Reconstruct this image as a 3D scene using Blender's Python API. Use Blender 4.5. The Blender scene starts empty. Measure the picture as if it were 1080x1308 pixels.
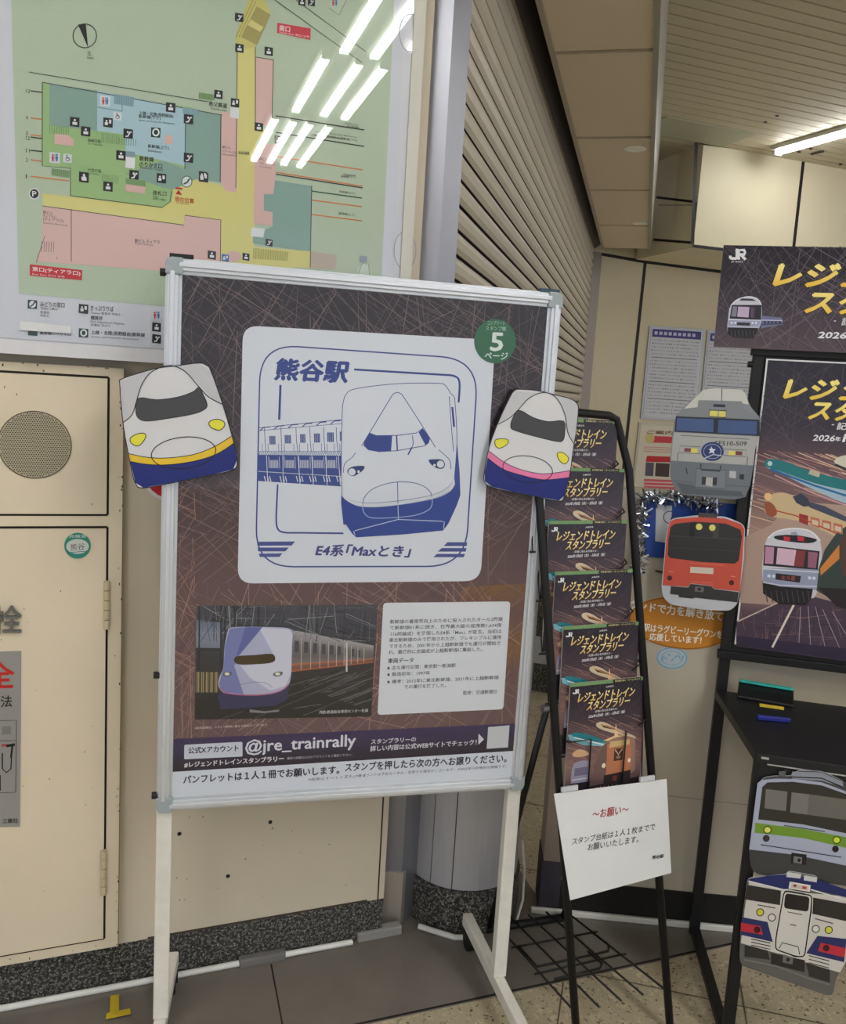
import bpy, math, random
from mathutils import Matrix, Vector
from mathutils.geometry import tessellate_polygon
sc = bpy.context.scene
COL = sc.collection
random.seed(7)

# ------------------------------------------------------------------ camera
F, CX, CY, EYE = 1100.0, 540.0, 654.0, 1.5
ROLL, PITCH = math.atan(0.06), math.radians(8.095)
V = Vector
fwd = V((0, math.cos(PITCH), -math.sin(PITCH)))
rt0 = V((1, 0, 0))
up0 = rt0.cross(fwd)
RT = rt0 * math.cos(ROLL) + up0 * math.sin(ROLL)
UP = -rt0 * math.sin(ROLL) + up0 * math.cos(ROLL)
CAM = V((0, 0, EYE))
cd_ = bpy.data.cameras.new('camera')
cam = bpy.data.objects.new('camera', cd_)
COL.objects.link(cam)
cd_.sensor_fit = 'HORIZONTAL'
cd_.sensor_width = 36
cd_.lens = F / 1080 * 36
cd_.clip_start = 0.02
m3 = Matrix((RT, UP, -fwd)).transposed()
cam.matrix_world = Matrix.Translation(CAM) @ m3.to_4x4()
sc.camera = cam

# ------------------------------------------------------------------ world, exposure
w = bpy.data.worlds.new('world')
sc.world = w
w.use_nodes = True
w.node_tree.nodes['Background'].inputs[0].default_value = (0.90, 0.93, 1.0, 1)
w.node_tree.nodes['Background'].inputs[1].default_value = 0.52
sc.view_settings.view_transform = 'Standard'
sc.view_settings.look = 'None'
sc.view_settings.gamma = 1
sc.view_settings.use_curve_mapping = False
sc.view_settings.exposure = 0.9
TUBE = 19.0          # radiance of the fluorescent tubes
ZC = 3.42            # ceiling height

# ------------------------------------------------------------------ helpers
def ray(x, y):
    return (fwd * F + RT * (x - CX) - UP * (y - CY)).normalized()

def flr(x, y, z=0.0):
    r = ray(x, y)
    return CAM + r * ((z - EYE) / r.z)

def pj(p):
    q = V(p) - CAM
    z = q.dot(fwd)
    return (CX + F * q.dot(RT) / z, CY - F * q.dot(UP) / z)

class Pl:
    """a real plane in the place: origin, right, up, normal (towards the viewer)"""
    def __init__(s, o, u, v=V((0, 0, 1))):
        s.o, s.u, s.v = V(o), V(u).normalized(), V(v).normalized()
        s.n = s.u.cross(s.v)
    def at(s, x, y, off=0.0):
        r = ray(x, y)
        t = ((s.o + s.n * off - CAM).dot(s.n)) / r.dot(s.n)
        q = CAM + r * t - s.o
        return (q.dot(s.u), q.dot(s.v))
    def w(s, a, b, c=0.0):
        return s.o + s.u * a + s.v * b + s.n * c
    def mat(s):
        m = Matrix((s.u, s.v, s.n)).transposed().to_4x4()
        m.translation = s.o
        return m
    def moved(s, off):
        return Pl(s.o + s.n * off, s.u, s.v)

def lin(c):
    c = c / 255.0
    return c / 12.92 if c <= 0.04045 else ((c + 0.055) / 1.055) ** 2.4

def C(r, g=None, b=None):
    if g is None:
        if isinstance(r, tuple):
            return r if len(r) == 4 else C(*r)
        g = b = r
    return (lin(r), lin(g), lin(b), 1.0)

def cr(pts, n=5, closed=True):
    """smooth curve through points"""
    out = []
    N = len(pts)
    rng = range(N) if closed else range(N - 1)
    for i in rng:
        p0 = pts[(i - 1) % N] if closed or i > 0 else pts[i]
        p1 = pts[i]
        p2 = pts[(i + 1) % N]
        p3 = pts[(i + 2) % N] if closed or i + 2 < N else p2
        for k in range(n):
            t = k / n
            out.append(tuple(0.5 * (2 * p1[j] + (p2[j] - p0[j]) * t + (2 * p0[j] - 5 * p1[j] + 4 * p2[j] - p3[j]) * t * t
                                    + (3 * p1[j] - p0[j] - 3 * p2[j] + p3[j]) * t ** 3) for j in (0, 1)))
    if not closed:
        out.append(pts[-1])
    return out

def rr(pts, r, n=6):
    """polygon with rounded corners"""
    out = []
    N = len(pts)
    for i in range(N):
        p, a, b = V(pts[i]), V(pts[i - 1]), V(pts[(i + 1) % N])
        q0 = p + (a - p).normalized() * min(r, (a - p).length * .5)
        q2 = p + (b - p).normalized() * min(r, (b - p).length * .5)
        for k in range(n + 1):
            t = k / n
            q = q0 * (1 - t) ** 2 + p * 2 * t * (1 - t) + q2 * t * t
            out.append((q.x, q.y))
    return out

def ellp(cx, cy, rx, ry, rot=0, n=28):
    c, s = math.cos(rot), math.sin(rot)
    return [(cx + rx * math.cos(t) * c - ry * math.sin(t) * s, cy + rx * math.cos(t) * s + ry * math.sin(t) * c)
            for t in [2 * math.pi * k / n for k in range(n)]]

_gl = {}
def glyphs(s, bold):
    k = (s, bold)
    if k not in _gl:
        cu = bpy.data.curves.new('lettering', 'FONT')
        cu.body = s
        cu.resolution_u = 2
        cu.offset = bold
        ob = bpy.data.objects.new('lettering', cu)
        me = bpy.data.meshes.new_from_object(ob)
        vs = [(v.co.x, v.co.y) for v in me.vertices]
        fs = [tuple(p.vertices) for p in me.polygons]
        bpy.data.objects.remove(ob)
        bpy.data.curves.remove(cu)
        bpy.data.meshes.remove(me)
        xs = [v[0] for v in vs] or [0, 1]
        ys = [v[1] for v in vs] or [0, 1]
        _gl[k] = (vs, fs, min(xs), max(xs), min(ys), max(ys))
    return _gl[k]

MATS = {}
def mat(name, rough=.5, metal=0.0, spec=.4, noise=0.0, nscale=8.0, stretch=(1, 1, 1), bump=0.0, bscale=200.0, speck=None, coat=0.0):
    m = bpy.data.materials.new(name)
    m.use_nodes = True
    nt = m.node_tree
    b = nt.nodes['Principled BSDF']
    b.inputs['Roughness'].default_value = rough
    b.inputs['Metallic'].default_value = metal
    b.inputs['Specular IOR Level'].default_value = spec
    b.inputs['Coat Weight'].default_value = coat
    b.inputs['Coat Roughness'].default_value = .08
    at = nt.nodes.new('ShaderNodeAttribute')
    at.attribute_name = 'Col'
    out = at.outputs['Color']
    if noise or bump or speck:
        tc = nt.nodes.new('ShaderNodeTexCoord')
        mp = nt.nodes.new('ShaderNodeMapping')
        mp.inputs['Scale'].default_value = stretch
        nt.links.new(tc.outputs['Object'], mp.inputs['Vector'])
    if noise:
        n = nt.nodes.new('ShaderNodeTexNoise')
        n.inputs['Scale'].default_value = nscale
        n.inputs['Detail'].default_value = 6
        n.inputs['Roughness'].default_value = .65
        nt.links.new(mp.outputs[0], n.inputs['Vector'])
        r = nt.nodes.new('ShaderNodeMapRange')
        r.inputs['From Min'].default_value = .25
        r.inputs['From Max'].default_value = .75
        r.inputs['To Min'].default_value = 1 - noise
        r.inputs['To Max'].default_value = 1 + noise * .6
        nt.links.new(n.outputs[0], r.inputs['Value'])
        mx = nt.nodes.new('ShaderNodeVectorMath')
        mx.operation = 'SCALE'
        nt.links.new(out, mx.inputs[0])
        nt.links.new(r.outputs[0], mx.inputs['Scale'])
        out = mx.outputs[0]
    for sp in speck or ():
        # stone chips: (scale, threshold, softness, colour)
        n = nt.nodes.new('ShaderNodeTexNoise')
        n.inputs['Scale'].default_value = sp[0]
        n.inputs['Detail'].default_value = 3
        nt.links.new(mp.outputs[0], n.inputs['Vector'])
        r = nt.nodes.new('ShaderNodeMapRange')
        r.inputs['From Min'].default_value = sp[1]
        r.inputs['From Max'].default_value = sp[1] + sp[2]
        nt.links.new(n.outputs[0], r.inputs['Value'])
        mx = nt.nodes.new('ShaderNodeMixRGB')
        mx.inputs['Color2'].default_value = sp[3]
        nt.links.new(r.outputs[0], mx.inputs['Fac'])
        nt.links.new(out, mx.inputs['Color1'])
        out = mx.outputs[0]
    nt.links.new(out, b.inputs['Base Color'])
    if bump:
        n2 = nt.nodes.new('ShaderNodeTexNoise')
        n2.inputs['Scale'].default_value = bscale
        n2.inputs['Detail'].default_value = 3
        nt.links.new(mp.outputs[0], n2.inputs['Vector'])
        bp = nt.nodes.new('ShaderNodeBump')
        bp.inputs['Strength'].default_value = bump
        bp.inputs['Distance'].default_value = .002
        nt.links.new(n2.outputs[0], bp.inputs['Height'])
        nt.links.new(bp.outputs[0], b.inputs['Normal'])
    MATS[name] = m
    return m

mat('paint', .42, noise=.05, nscale=3, bump=.05, bscale=60)
mat('panel', .55, noise=.05, nscale=1.6)
mat('print', .45, spec=.3)
mat('print_gloss', .22, spec=.45)
mat('paper', .7, spec=.2)
mat('alu', .38, metal=.55, noise=.06, nscale=20, stretch=(1, 1, 6))
mat('steel_light', .42, metal=.3, noise=.04, nscale=3)
mat('steel', .34, metal=.75, noise=.06, nscale=12, stretch=(40, 40, .6))
mat('steel_dull', .45, metal=.7, noise=.10, nscale=12, stretch=(40, 40, 1))
mat('whitepaint', .4, noise=.10, nscale=30)
mat('black', .42, spec=.35)
mat('plastic', .35)
mat('rubber', .6, spec=.2)
mat('shutter', .45, noise=.08, nscale=6, stretch=(1, 1, 1))
mat('granite', .30, noise=.1, nscale=60, speck=[(120, .51, .05, C(108, 108, 103)), (190, .60, .04, C(172, 170, 162)), (150, .59, .04, C(8, 8, 8))])
mat('terrazzo', .35, noise=.10, nscale=9, speck=[(70, .57, .05, C(196, 184, 156)), (110, .62, .04, C(98, 84, 62)), (60, .66, .03, C(60, 52, 42))])
mat('sheet', .26, noise=.16, nscale=4, stretch=(1, 1, 1), bump=.03)
mat('tinsel', .16, metal=1.0)

def lightmat(name, strength, col=(.97, .985, 1, 1)):
    m = bpy.data.materials.new(name)
    m.use_nodes = True
    b = m.node_tree.nodes['Principled BSDF']
    b.inputs['Base Color'].default_value = (.8, .8, .8, 1)
    b.inputs['Emission Color'].default_value = col
    b.inputs['Emission Strength'].default_value = strength
    MATS[name] = m
lightmat('tube', TUBE)
# clear acrylic cover: transparent with a fresnel reflection
m = bpy.data.materials.new('acrylic')
m.use_nodes = True
nt = m.node_tree
nt.nodes.remove(nt.nodes['Principled BSDF'])
tr = nt.nodes.new('ShaderNodeBsdfTransparent')
tr.inputs[0].default_value = (.97, .98, .98, 1)
gl = nt.nodes.new('ShaderNodeBsdfGlossy')
gl.inputs['Roughness'].default_value = .002
fr = nt.nodes.new('ShaderNodeFresnel')
geo = nt.nodes.new('ShaderNodeNewGeometry')
mr = nt.nodes.new('ShaderNodeMapRange')
mr.inputs['To Min'].default_value = 1.5
mr.inputs['To Max'].default_value = 1 / 1.5
nt.links.new(geo.outputs['Backfacing'], mr.inputs['Value'])
nt.links.new(mr.outputs[0], fr.inputs['IOR'])
mxs = nt.nodes.new('ShaderNodeMixShader')
nt.links.new(fr.outputs[0], mxs.inputs[0])
nt.links.new(tr.outputs[0], mxs.inputs[1])
nt.links.new(gl.outputs[0], mxs.inputs[2])
nt.links.new(mxs.outputs[0], nt.nodes['Material Output'].inputs[0])
MATS['acrylic'] = m

def mark(o, label=None, cat=None, group=None, kind=None):
    if label: o['label'] = label
    if cat: o['category'] = cat
    if group: o['group'] = group
    if kind: o['kind'] = kind
    return o

def thing(name, label, cat, loc=(0, 0, 0), group=None):
    o = bpy.data.objects.new(name, None)
    COL.objects.link(o)
    o.location = loc
    o.empty_display_size = .05
    return mark(o, label, cat, group)

class M:
    """collects coloured faces; either in world space or in the local space of a plane"""
    def __init__(s, pl=None):
        s.v, s.f, s.c, s.pl = [], [], [], pl
        s.t = (0, 0, 1.0)
        s.uv = False
        s.W = 1.0
        s.base = 0.0004
        s.n = 0
    # --- plane drawing
    def z(s, ox, oy, k):
        s.t = (ox, oy, k)
        return s
    def P(s, p, lay=0):
        h = s.base + lay * .00012 + (s.n % 40) * .0000026
        if s.uv:
            return (p[0] * s.W, -p[1] * s.W, h)
        a, b = s.pl.at(s.t[0] + p[0] / s.t[2], s.t[1] + p[1] / s.t[2], h)
        return (a, b, h)
    def face(s, idx, col):
        s.f.append(idx)
        s.c.append([col] * len(idx))
    def poly(s, pts, col, lay=1):
        col = C(col)
        s.n += 1
        q = [s.P(p, lay) for p in pts]
        k = len(s.v)
        s.v += q
        for t in tessellate_polygon([[V((a, b, 0)) for a, b, c in q]]):
            a, b, c = (V(q[i]) for i in t)
            if (b - a).cross(c - a).z < 0:
                t = t[::-1]
            s.face([k + i for i in t], col)
    def quads(s, L, R, col, lay):
        s.n += 1
        k = len(s.v)
        n = len(L)
        s.v += [s.P(p, lay) for p in L] + [s.P(p, lay) for p in R]
        for i in range(n - 1):
            s.face([k + i, k + i + 1, k + n + i + 1, k + n + i], col)
    def line(s, pts, wd, col, lay=2, closed=False):
        col = C(col)
        p = [V(q) for q in pts]
        if closed:
            p = p + [p[0]]
        L, R = [], []
        for i, q in enumerate(p):
            if closed:
                a, b = p[i - 1 if i else len(p) - 2], p[i + 1 if i < len(p) - 1 else 1]
            else:
                a, b = p[max(i - 1, 0)], p[min(i + 1, len(p) - 1)]
            d = (b - a)
            if d.length < 1e-9:
                d = V((1, 0))
            d.normalize()
            nn = V((-d.y, d.x)) * (wd / 2)
            L.append((q + nn)[:])
            R.append((q - nn)[:])
        s.quads(L, R, col, lay)
    def ell(s, cx, cy, rx, ry, col, lay=2, rot=0, n=24):
        s.poly(ellp(cx, cy, rx, ry, rot, n), col, lay)
    def ring(s, cx, cy, rx, ry, wd, col, lay=2, rot=0, n=32):
        s.line(ellp(cx, cy, rx, ry, rot, n), wd, col, lay, True)
    def grad(s, q, cols, lay=0, nx=8, ny=8):
        """quad TL TR BR BL, blended between four colours (or a top-to-bottom list)"""
        k = len(s.v)
        def lerp(a, b, t): return tuple(a[i] + (b[i] - a[i]) * t for i in range(len(a)))
        cc = {}
        for j in range(ny + 1):
            for i in range(nx + 1):
                u, v = i / nx, j / ny
                s.v.append(s.P(lerp(lerp(q[0], q[1], u), lerp(q[3], q[2], u), v), lay))
                if isinstance(cols, list):
                    x = v * (len(cols) - 1)
                    e = min(int(x), len(cols) - 2)
                    cc[(i, j)] = lerp(C(cols[e]), C(cols[e + 1]), x - e)
                else:
                    cc[(i, j)] = lerp(lerp(C(cols[0]), C(cols[1]), u), lerp(C(cols[3]), C(cols[2]), u), v)
        for j in range(ny):
            for i in range(nx):
                ids = [(i, j + 1), (i + 1, j + 1), (i + 1, j), (i, j)]
                s.f.append([k + y * (nx + 1) + x for x, y in ids])
                s.c.append([cc[t] for t in ids])
    def updir(s, x, y):
        if s.uv:
            return V((0, -1))
        px, py = s.t[0] + x / s.t[2], s.t[1] + y / s.t[2]
        return V((px - 77, py - 8376)).normalized()
    def text(s, t, p0, p1, h, col, lay=4, bold=0.0, slant=0.0, col2=None, outline=None, up=None):
        """lettering from p0 to p1 (bottom left / bottom right), h high"""
        fat = 0
        if bold > .016:
            fat, bold = bold * .8, 0.0
        vs, fs, x0, x1, y0, y1 = glyphs(t, bold)
        p0, p1 = V(p0), V(p1)
        U = (V(up).normalized() if up else s.updir(*p0))
        d = p1 - p0
        if slant:
            U = U + d.normalized() * slant
        if outline:
            s.text(t, p0, p1, h, outline[0], lay - 1, (fat or bold) + outline[1], slant, up=up)
        c1 = C(col)
        c2 = C(col2) if col2 else None
        em = d.length / max(x1 - x0, 1e-6)
        ux = d.normalized()
        e = fat * em
        for sx, sy in (((0, 0), (e, 0), (-e, 0), (0, e * .8), (0, -e * .8)) if fat else ((0, 0),)):
            k = len(s.v)
            s.n += 1
            ts = []
            for x, y in vs:
                a = (x - x0) / max(x1 - x0, 1e-6)
                b = (y - y0) / max(y1 - y0, 1e-6)
                q = p0 + d * a + U * (h * b) + ux * sx + U * sy
                s.v.append(s.P((q.x, q.y), lay))
                ts.append(b)
            for f in fs:
                s.f.append([k + i for i in f])
                if c2:
                    s.c.append([tuple(c1[j] + (c2[j] - c1[j]) * ts[i] for j in range(4)) for i in f])
                else:
                    s.c.append([c1] * len(f))
    def hatch(s, q, n, cols, wd=(.4, 1.0), ln=(.15, .6), lay=1, dirs=((.66, .10), (.66, .10), (2.62, .12), (2.62, .12), (1.15, .08), (1.57, .06), (2.2, .1)), seed=1):
        """random fine scratches inside quad q (TL TR BR BL)"""
        rnd = random.Random(seed)
        def B(u, v):
            return tuple((q[0][i] * (1 - u) + q[1][i] * u) * (1 - v) + (q[3][i] * (1 - u) + q[2][i] * u) * v for i in (0, 1))
        sw = math.hypot(q[1][0] - q[0][0], q[1][1] - q[0][1])
        sh_ = math.hypot(q[3][0] - q[0][0], q[3][1] - q[0][1])
        big = max(sw, sh_)
        for _ in range(n):
            a, sp = rnd.choice(dirs)
            a += rnd.gauss(0, sp)
            l = rnd.uniform(*ln)
            cu, cv = rnd.random(), rnd.random()
            du, dv = math.cos(a) * l / 2 * big / sw, -math.sin(a) * l / 2 * big / sh_
            t0, t1 = -1.0, 1.0
            for c_, d_ in ((cu, du), (cv, dv)):
                if abs(d_) > 1e-6:
                    lo, hi = sorted(((.0 - c_) / d_, (1 - c_) / d_))
                    t0, t1 = max(t0, lo), min(t1, hi)
            if t1 - t0 < .05:
                continue
            s.line([B(cu + du * t0, cv + dv * t0), B(cu + du * t1, cv + dv * t1)], rnd.uniform(*wd), rnd.choice(cols), lay)
    def film(s, q, col=(255, 255, 255)):
        s.base, b0 = 0, s.base
        s.n = -1
        s.poly(q, col, 0)
        s.base = b0
    def slab(s, pts, th, front, side=None):
        """a board with outline pts, front face on the plane, th thick behind it"""
        side = C(side if side is not None else front)
        b0 = s.base
        s.base = 0
        q = [s.P(p, 0) for p in pts]
        s.base = b0
        area = sum(q[i - 1][0] * q[i][1] - q[i][0] * q[i - 1][1] for i in range(len(q)))
        if area < 0:
            q = q[::-1]
        n = len(q)
        k = len(s.v)
        s.v += [(a, b, 0) for a, b, c in q] + [(a, b, -th) for a, b, c in q]
        tri = tessellate_polygon([[V((a, b, 0)) for a, b, c in q]])
        for t in tri:
            a, b, c = (V(q[i]) for i in t)
            if (b - a).cross(c - a).z < 0:
                t = t[::-1]
            s.face([k + i for i in t], C(front))
            s.face([k + n + i for i in t[::-1]], side)
        for i in range(n):
            j = (i + 1) % n
            s.face([k + j, k + i, k + n + i, k + n + j], side)
        return s
    # --- solid shapes in world or local space
    def hexa(s, p, col):
        """p: 4 bottom points (ccw from above), 4 top points"""
        k = len(s.v)
        s.v += [tuple(x) for x in p]
        for f in ((3, 2, 1, 0), (4, 5, 6, 7), (0, 1, 5, 4), (1, 2, 6, 5), (2, 3, 7, 6), (3, 0, 4, 7)):
            s.face([k + i for i in f], C(col))
        return s
    def box(s, c, X, Y, Z, col):
        c, X, Y, Z = V(c), V(X) / 2, V(Y) / 2, V(Z) / 2
        return s.hexa([c - X - Y - Z, c + X - Y - Z, c + X + Y - Z, c - X + Y - Z, c - X - Y + Z, c + X - Y + Z, c + X + Y + Z, c - X + Y + Z], col)
    def bar(s, a, b, wx, wy, col, ref=V((0, 0, 1))):
        """rectangular bar from a to b; wx across, wy along ref"""
        a, b = V(a), V(b)
        d = (b - a).normalized()
        X = d.cross(V(ref))
        X.normalize()
        Y = X.cross(d)
        return s.box((a + b) / 2, b - a, X * wx, Y * wy, col) if False else s.hexa(
            [a - X * wx / 2 - Y * wy / 2, b - X * wx / 2 - Y * wy / 2, b + X * wx / 2 - Y * wy / 2, a + X * wx / 2 - Y * wy / 2,
             a - X * wx / 2 + Y * wy / 2, b - X * wx / 2 + Y * wy / 2, b + X * wx / 2 + Y * wy / 2, a + X * wx / 2 + Y * wy / 2], col)
    def tube(s, pts, r, col, n=8, closed=False):
        col = C(col)
        pts = [V(p) for p in pts]
        N = len(pts)
        k = len(s.v)
        ref = None
        for i, p in enumerate(pts):
            a = pts[i - 1] if (i or closed) else p
            b = pts[(i + 1) % N] if (i < N - 1 or closed) else p
            d = (b - a).normalized()
            if ref is None:
                ref = V((0, 0, 1)) if abs(d.z) < .9 else V((1, 0, 0))
            x = d.cross(ref).normalized()
            y = x.cross(d)
            ref = y
            for j in range(n):
                t = 2 * math.pi * j / n
                s.v.append(tuple(p + x * (r * math.cos(t)) + y * (r * math.sin(t))))
        for i in range(N if closed else N - 1):
            i2 = (i + 1) % N
            for j in range(n):
                j2 = (j + 1) % n
                s.face([k + i * n + j2, k + i * n + j, k + i2 * n + j, k + i2 * n + j2], col)
        if not closed:
            s.face([k + j for j in range(n)], col)
            s.face([k + (N - 1) * n + j for j in range(n)][::-1], col)
        return s
    def cyl(s, c, axis, r, h, col, n=32, r2=None):
        axis = V(axis).normalized()
        ref = V((0, 0, 1)) if abs(axis.z) < .9 else V((1, 0, 0))
        x = axis.cross(ref).normalized()
        y = axis.cross(x)
        c = V(c)
        r2 = r if r2 is None else r2
        k = len(s.v)
        for hh, q in ((0, r), (h, r2)):
            for j in range(n):
                t = 2 * math.pi * j / n
                s.v.append(tuple(c + axis * hh + x * (q * math.cos(t)) + y * (q * math.sin(t))))
        col = C(col)
        for j in range(n):
            j2 = (j + 1) % n
            s.face([k + j, k + j2, k + n + j2, k + n + j], col)
        s.face([k + j for j in range(n)][::-1], col)
        s.face([k + n + j for j in range(n)], col)
        return s
    def fin(s, name, m, parent=None, bevel=0.0, smooth=False):
        me = bpy.data.meshes.new(name)
        vs = s.v
        if s.pl:
            mw = s.pl.mat()
        else:
            xs = list(zip(*vs))
            c = V([(min(t) + max(t)) / 2 for t in xs])
            mw = Matrix.Translation(c)
            vs = [(a - c.x, b - c.y, d - c.z) for a, b, d in vs]
        me.from_pydata([tuple(v) for v in vs], [], s.f)
        ca = me.color_attributes.new('Col', 'FLOAT_COLOR', 'CORNER')
        flat = [x for f in s.c for col in f for x in col]
        ca.data.foreach_set('color', flat)
        ob = bpy.data.objects.new(name, me)
        COL.objects.link(ob)
        me.materials.append(MATS[m])
        if smooth:
            for p in me.polygons:
                p.use_smooth = True
        if bevel:
            b = ob.modifiers.new('edge', 'BEVEL')
            b.width = bevel
            b.segments = 2
            b.limit_method = 'ANGLE'
        if parent:
            ob.parent = parent
            ob.matrix_parent_inverse = parent_world(parent).inverted()
        ob.matrix_basis = mw
        return ob

def parent_world(o):
    if o.parent:
        return parent_world(o.parent) @ o.matrix_parent_inverse @ o.matrix_basis
    return o.matrix_basis.copy()

def struct(ob, label=None, cat=None):
    ob['kind'] = 'structure'
    if label: ob['label'] = label
    if cat: ob['category'] = cat
    return ob

def hdir(deg):
    return V((math.cos(math.radians(deg)), math.sin(math.radians(deg)), 0))
Z = V((0, 0, 1))

# ================================================================== THE SETTING
CREAM = (212, 201, 180)
WA = 21.96                                   # heading of the left wall
WD = hdir(WA)
W0 = V((-0.923, 1.833, 0))
WALL = Pl(W0, WD)
S0 = V((0.034, 2.297, 0))                    # near end of the shutter
SD = V((0.23838, 0.97117, 0)).normalized()   # along the shutter
SLEN = 5.2
S1 = S0 + SD * SLEN
SN = V((SD.y, -SD.x, 0))                     # towards the passage
FA = 19.98
FD = hdir(FA)
FN = V((FD.y, -FD.x, 0))
FAR = Pl(S1, FD)
BC = V((1.908, 6.707, 0))                    # near corner of the upper wall
ZB = 2.675
ZS = 2.70

# floor: terrazzo slabs with thin joints, and the dark sheet along the wall
f = M()
f.box((1.0, 2.0, -.05), (16, 0, 0), (0, 20, 0), (0, 0, .1), (178, 166, 140))
struct(f.fin('floor', 'terrazzo'))
P0, P1 = flr(472, 1308), flr(938, 1207)
ed = (P1 - P0).normalized()
f = M()
A = P0 - ed * 2.2
B = P0 + ed * 3.2
off = V((-ed.y, ed.x, 0))
def wallhit(p):
    return p
pts = [A, B, B + off * .55, V((.42, 2.40, 0)), V((.36, 2.62, 0)), V((.03, 2.36, 0)), W0 + WD * 1.02 - WALL.n * .06, W0 - WD * 1.4 - WALL.n * .06]
g = M(Pl(V((0, 0, .003)), V((1, 0, 0)), V((0, 1, 0))))
g.uv = True
g.slab([(p.x, -p.y) for p in pts], .004, (118, 112, 104))
for px in ((346, 1233, 360, 1308), ):
    a, b = flr(px[0], px[1]), flr(px[2], px[3])
    b = a + (b - a) * 1.5
    g.line([(a.x, -a.y), (b.x, -b.y)], .004, (40, 38, 36), 1)
e0, e1 = A + off * .004, B + off * .004
g.line([(e0.x, -e0.y), (e1.x, -e1.y)], .007, (44, 40, 36), 1)
struct(g.fin('floor_strip', 'sheet'))
# joints between terrazzo slabs
g = M(Pl(V((0, 0, .0005)), V((1, 0, 0)), V((0, 1, 0))))
g.uv = True
for k in range(-6, 14):
    for d0, d1 in ((SD, SN), (SN, SD)):
        a = V((.45, 2.1, 0)) + d1 * (k * .45) - d0 * 5
        b = a + d0 * 12
        g.line([(a.x, -a.y), (b.x, -b.y)], .004, (92, 82, 66), 0)
struct(g.fin('floor_joints', 'panel'))

# left wall: cream panels above a speckled granite skirting
wl = M(WALL)
wl.uv = True
ea = (flr(479, 1178) - W0).dot(WD) - .004
wl.slab([(-1.6, -.115), (ea, -.115), (ea, -3.42), (-1.6, -3.42)], .12, CREAM)
t0 = WALL.at(152, 900)[0]
for px, py in ((229, 1065), (345, 1050), (291, 1119)):
    a, b = WALL.at(px, py)
    wl.ell(a, -b, .0052, .0052, (25, 22, 20), 1)
a, b = WALL.at(485, 1100)
wl.line([(a, -.1), (a - .002, -1.4)], .004, (40, 36, 32), 1)
for k in range(26):
    a = random.uniform(.33, .85)
    wl.ell(a, -random.uniform(.15, .62), random.uniform(.0008, .002), random.uniform(.0008, .003), (110, 95, 75), 1, 0, 7)
wl.line([(.33, -.117), (.9, -.117)], .006, (70, 62, 52), 1)
struct(wl.fin('wall_left', 'panel'))
g = M(WALL)
g.uv = True
ea = (flr(479, 1178) - W0).dot(WD) - .004
g.slab([(-1.6, 0), (ea, 0), (ea, -.115), (-1.6, -.115)], .10, (54, 54, 52))
struct(g.fin('baseboard_left', 'granite'))

# far wall, with dark joints between the panels
g = M(FAR)
g.slab([FAR_ for FAR_ in [(300, 300)]] if False else [(742, 900), (742, -200), (1300, -100), (1300, 900)], .1, (214, 202, 172))
g.line([(764, 324), (824, 334.5), (920, 347), (1080, 366)], 4, (30, 26, 24), 1)
g.line([(824, 332), (800, 560), (770, 860)], 4.0, (30, 26, 24), 1)
struct(g.fin('wall_far', 'panel'))
# upper wall in front of it
BW = Pl(BC, FD)
g = M()
a, b = BC, BC + FD * 3.2
back = -FN
for q0, q1, z0, z1, c in ((0, 3.2, ZB, ZC + .02, (226, 216, 186)),):
    p, q = BC + FD * q0, BC + FD * q1
    g.hexa([V((*t.xy, z0)) for t in (p, q, q + back * .76, p + back * .76)] + [V((*t.xy, z1)) for t in (p, q, q + back * .76, p + back * .76)], c)
struct(g.fin('wall_upper', 'panel'))
g = M(BW)
g.line([(1026, 203), (1013, 318)], 4.0, (26, 22, 20), 1)
g.line([(889, 182), (884, 312)], 4.5, (26, 22, 20), 1)
g.line([(884, 314), (1082, 338)], 4.0, (30, 26, 22), 1)
g.line([(892, 183), (1082, 207)], 3.0, (60, 52, 42), 1)
struct(g.fin('trim_1', 'panel'))
SIDE = Pl(BC, FN, Z)      # side face of the upper wall, seen from the left
SIDE = Pl(BC, -FN * -1, Z)
SIDE = Pl(BC, V((FN.x, FN.y, 0)), Z)
g = M(SIDE)
g.line([(838, 252), (888, 258)], 3.2, (26, 22, 20), 1)
g.line([(834, 306), (884, 310)], 3.2, (26, 22, 20), 1)
g.line([(888, 258), (884, 310)], 3.2, (26, 22, 20), 1)
g.line([(840, 262), (886, 262)], 1.2, (150, 138, 110), 1)
struct(g.fin('trim_2', 'panel'))

# ceiling of narrow metal battens
g = M()
e = V((1.5, 3.0, ZC))
for k in range(-95, 45):
    c = e + FN * (-k * .1) 
    g.box(c + Z * .008, FD * 14, FN * .087, Z * .016, (206, 196, 170))
g.box(e + Z * .03 + FN * 2.4, FD * 14, FN * 14.2, Z * .01, (24, 20, 15))
struct(g.fin('ceiling', 'panel'))
g = M()
for pts in (((1000, 0), (985, 70), (970, 168)), ((905, 110), (900, 190))):
    pass
c = flr(870, 165, ZC)
g.box(c + FD * .12 - Z * .004, FD * .75, FN * .36, Z * .006, (182, 184, 160))
struct(g.fin('trim_3', 'panel'))
sp = M(Pl(V((0, 0, ZC - .004)), V((1, 0, 0)), V((0, -1, 0))))
for px, py in ((992, 148), (977, 156), (932, 172), (947, 175), (875, 173), (858, 170), (1035, 190), (1020, 194), (1073, 210)):
    sp.ell(px, py, 2.6, 1.5, (52, 44, 34), 0)
sp.line([(1035, 197), (1052, 193)], 3, (46, 38, 30), 0)
struct(sp.fin('ceiling_marks', 'panel'))

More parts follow.
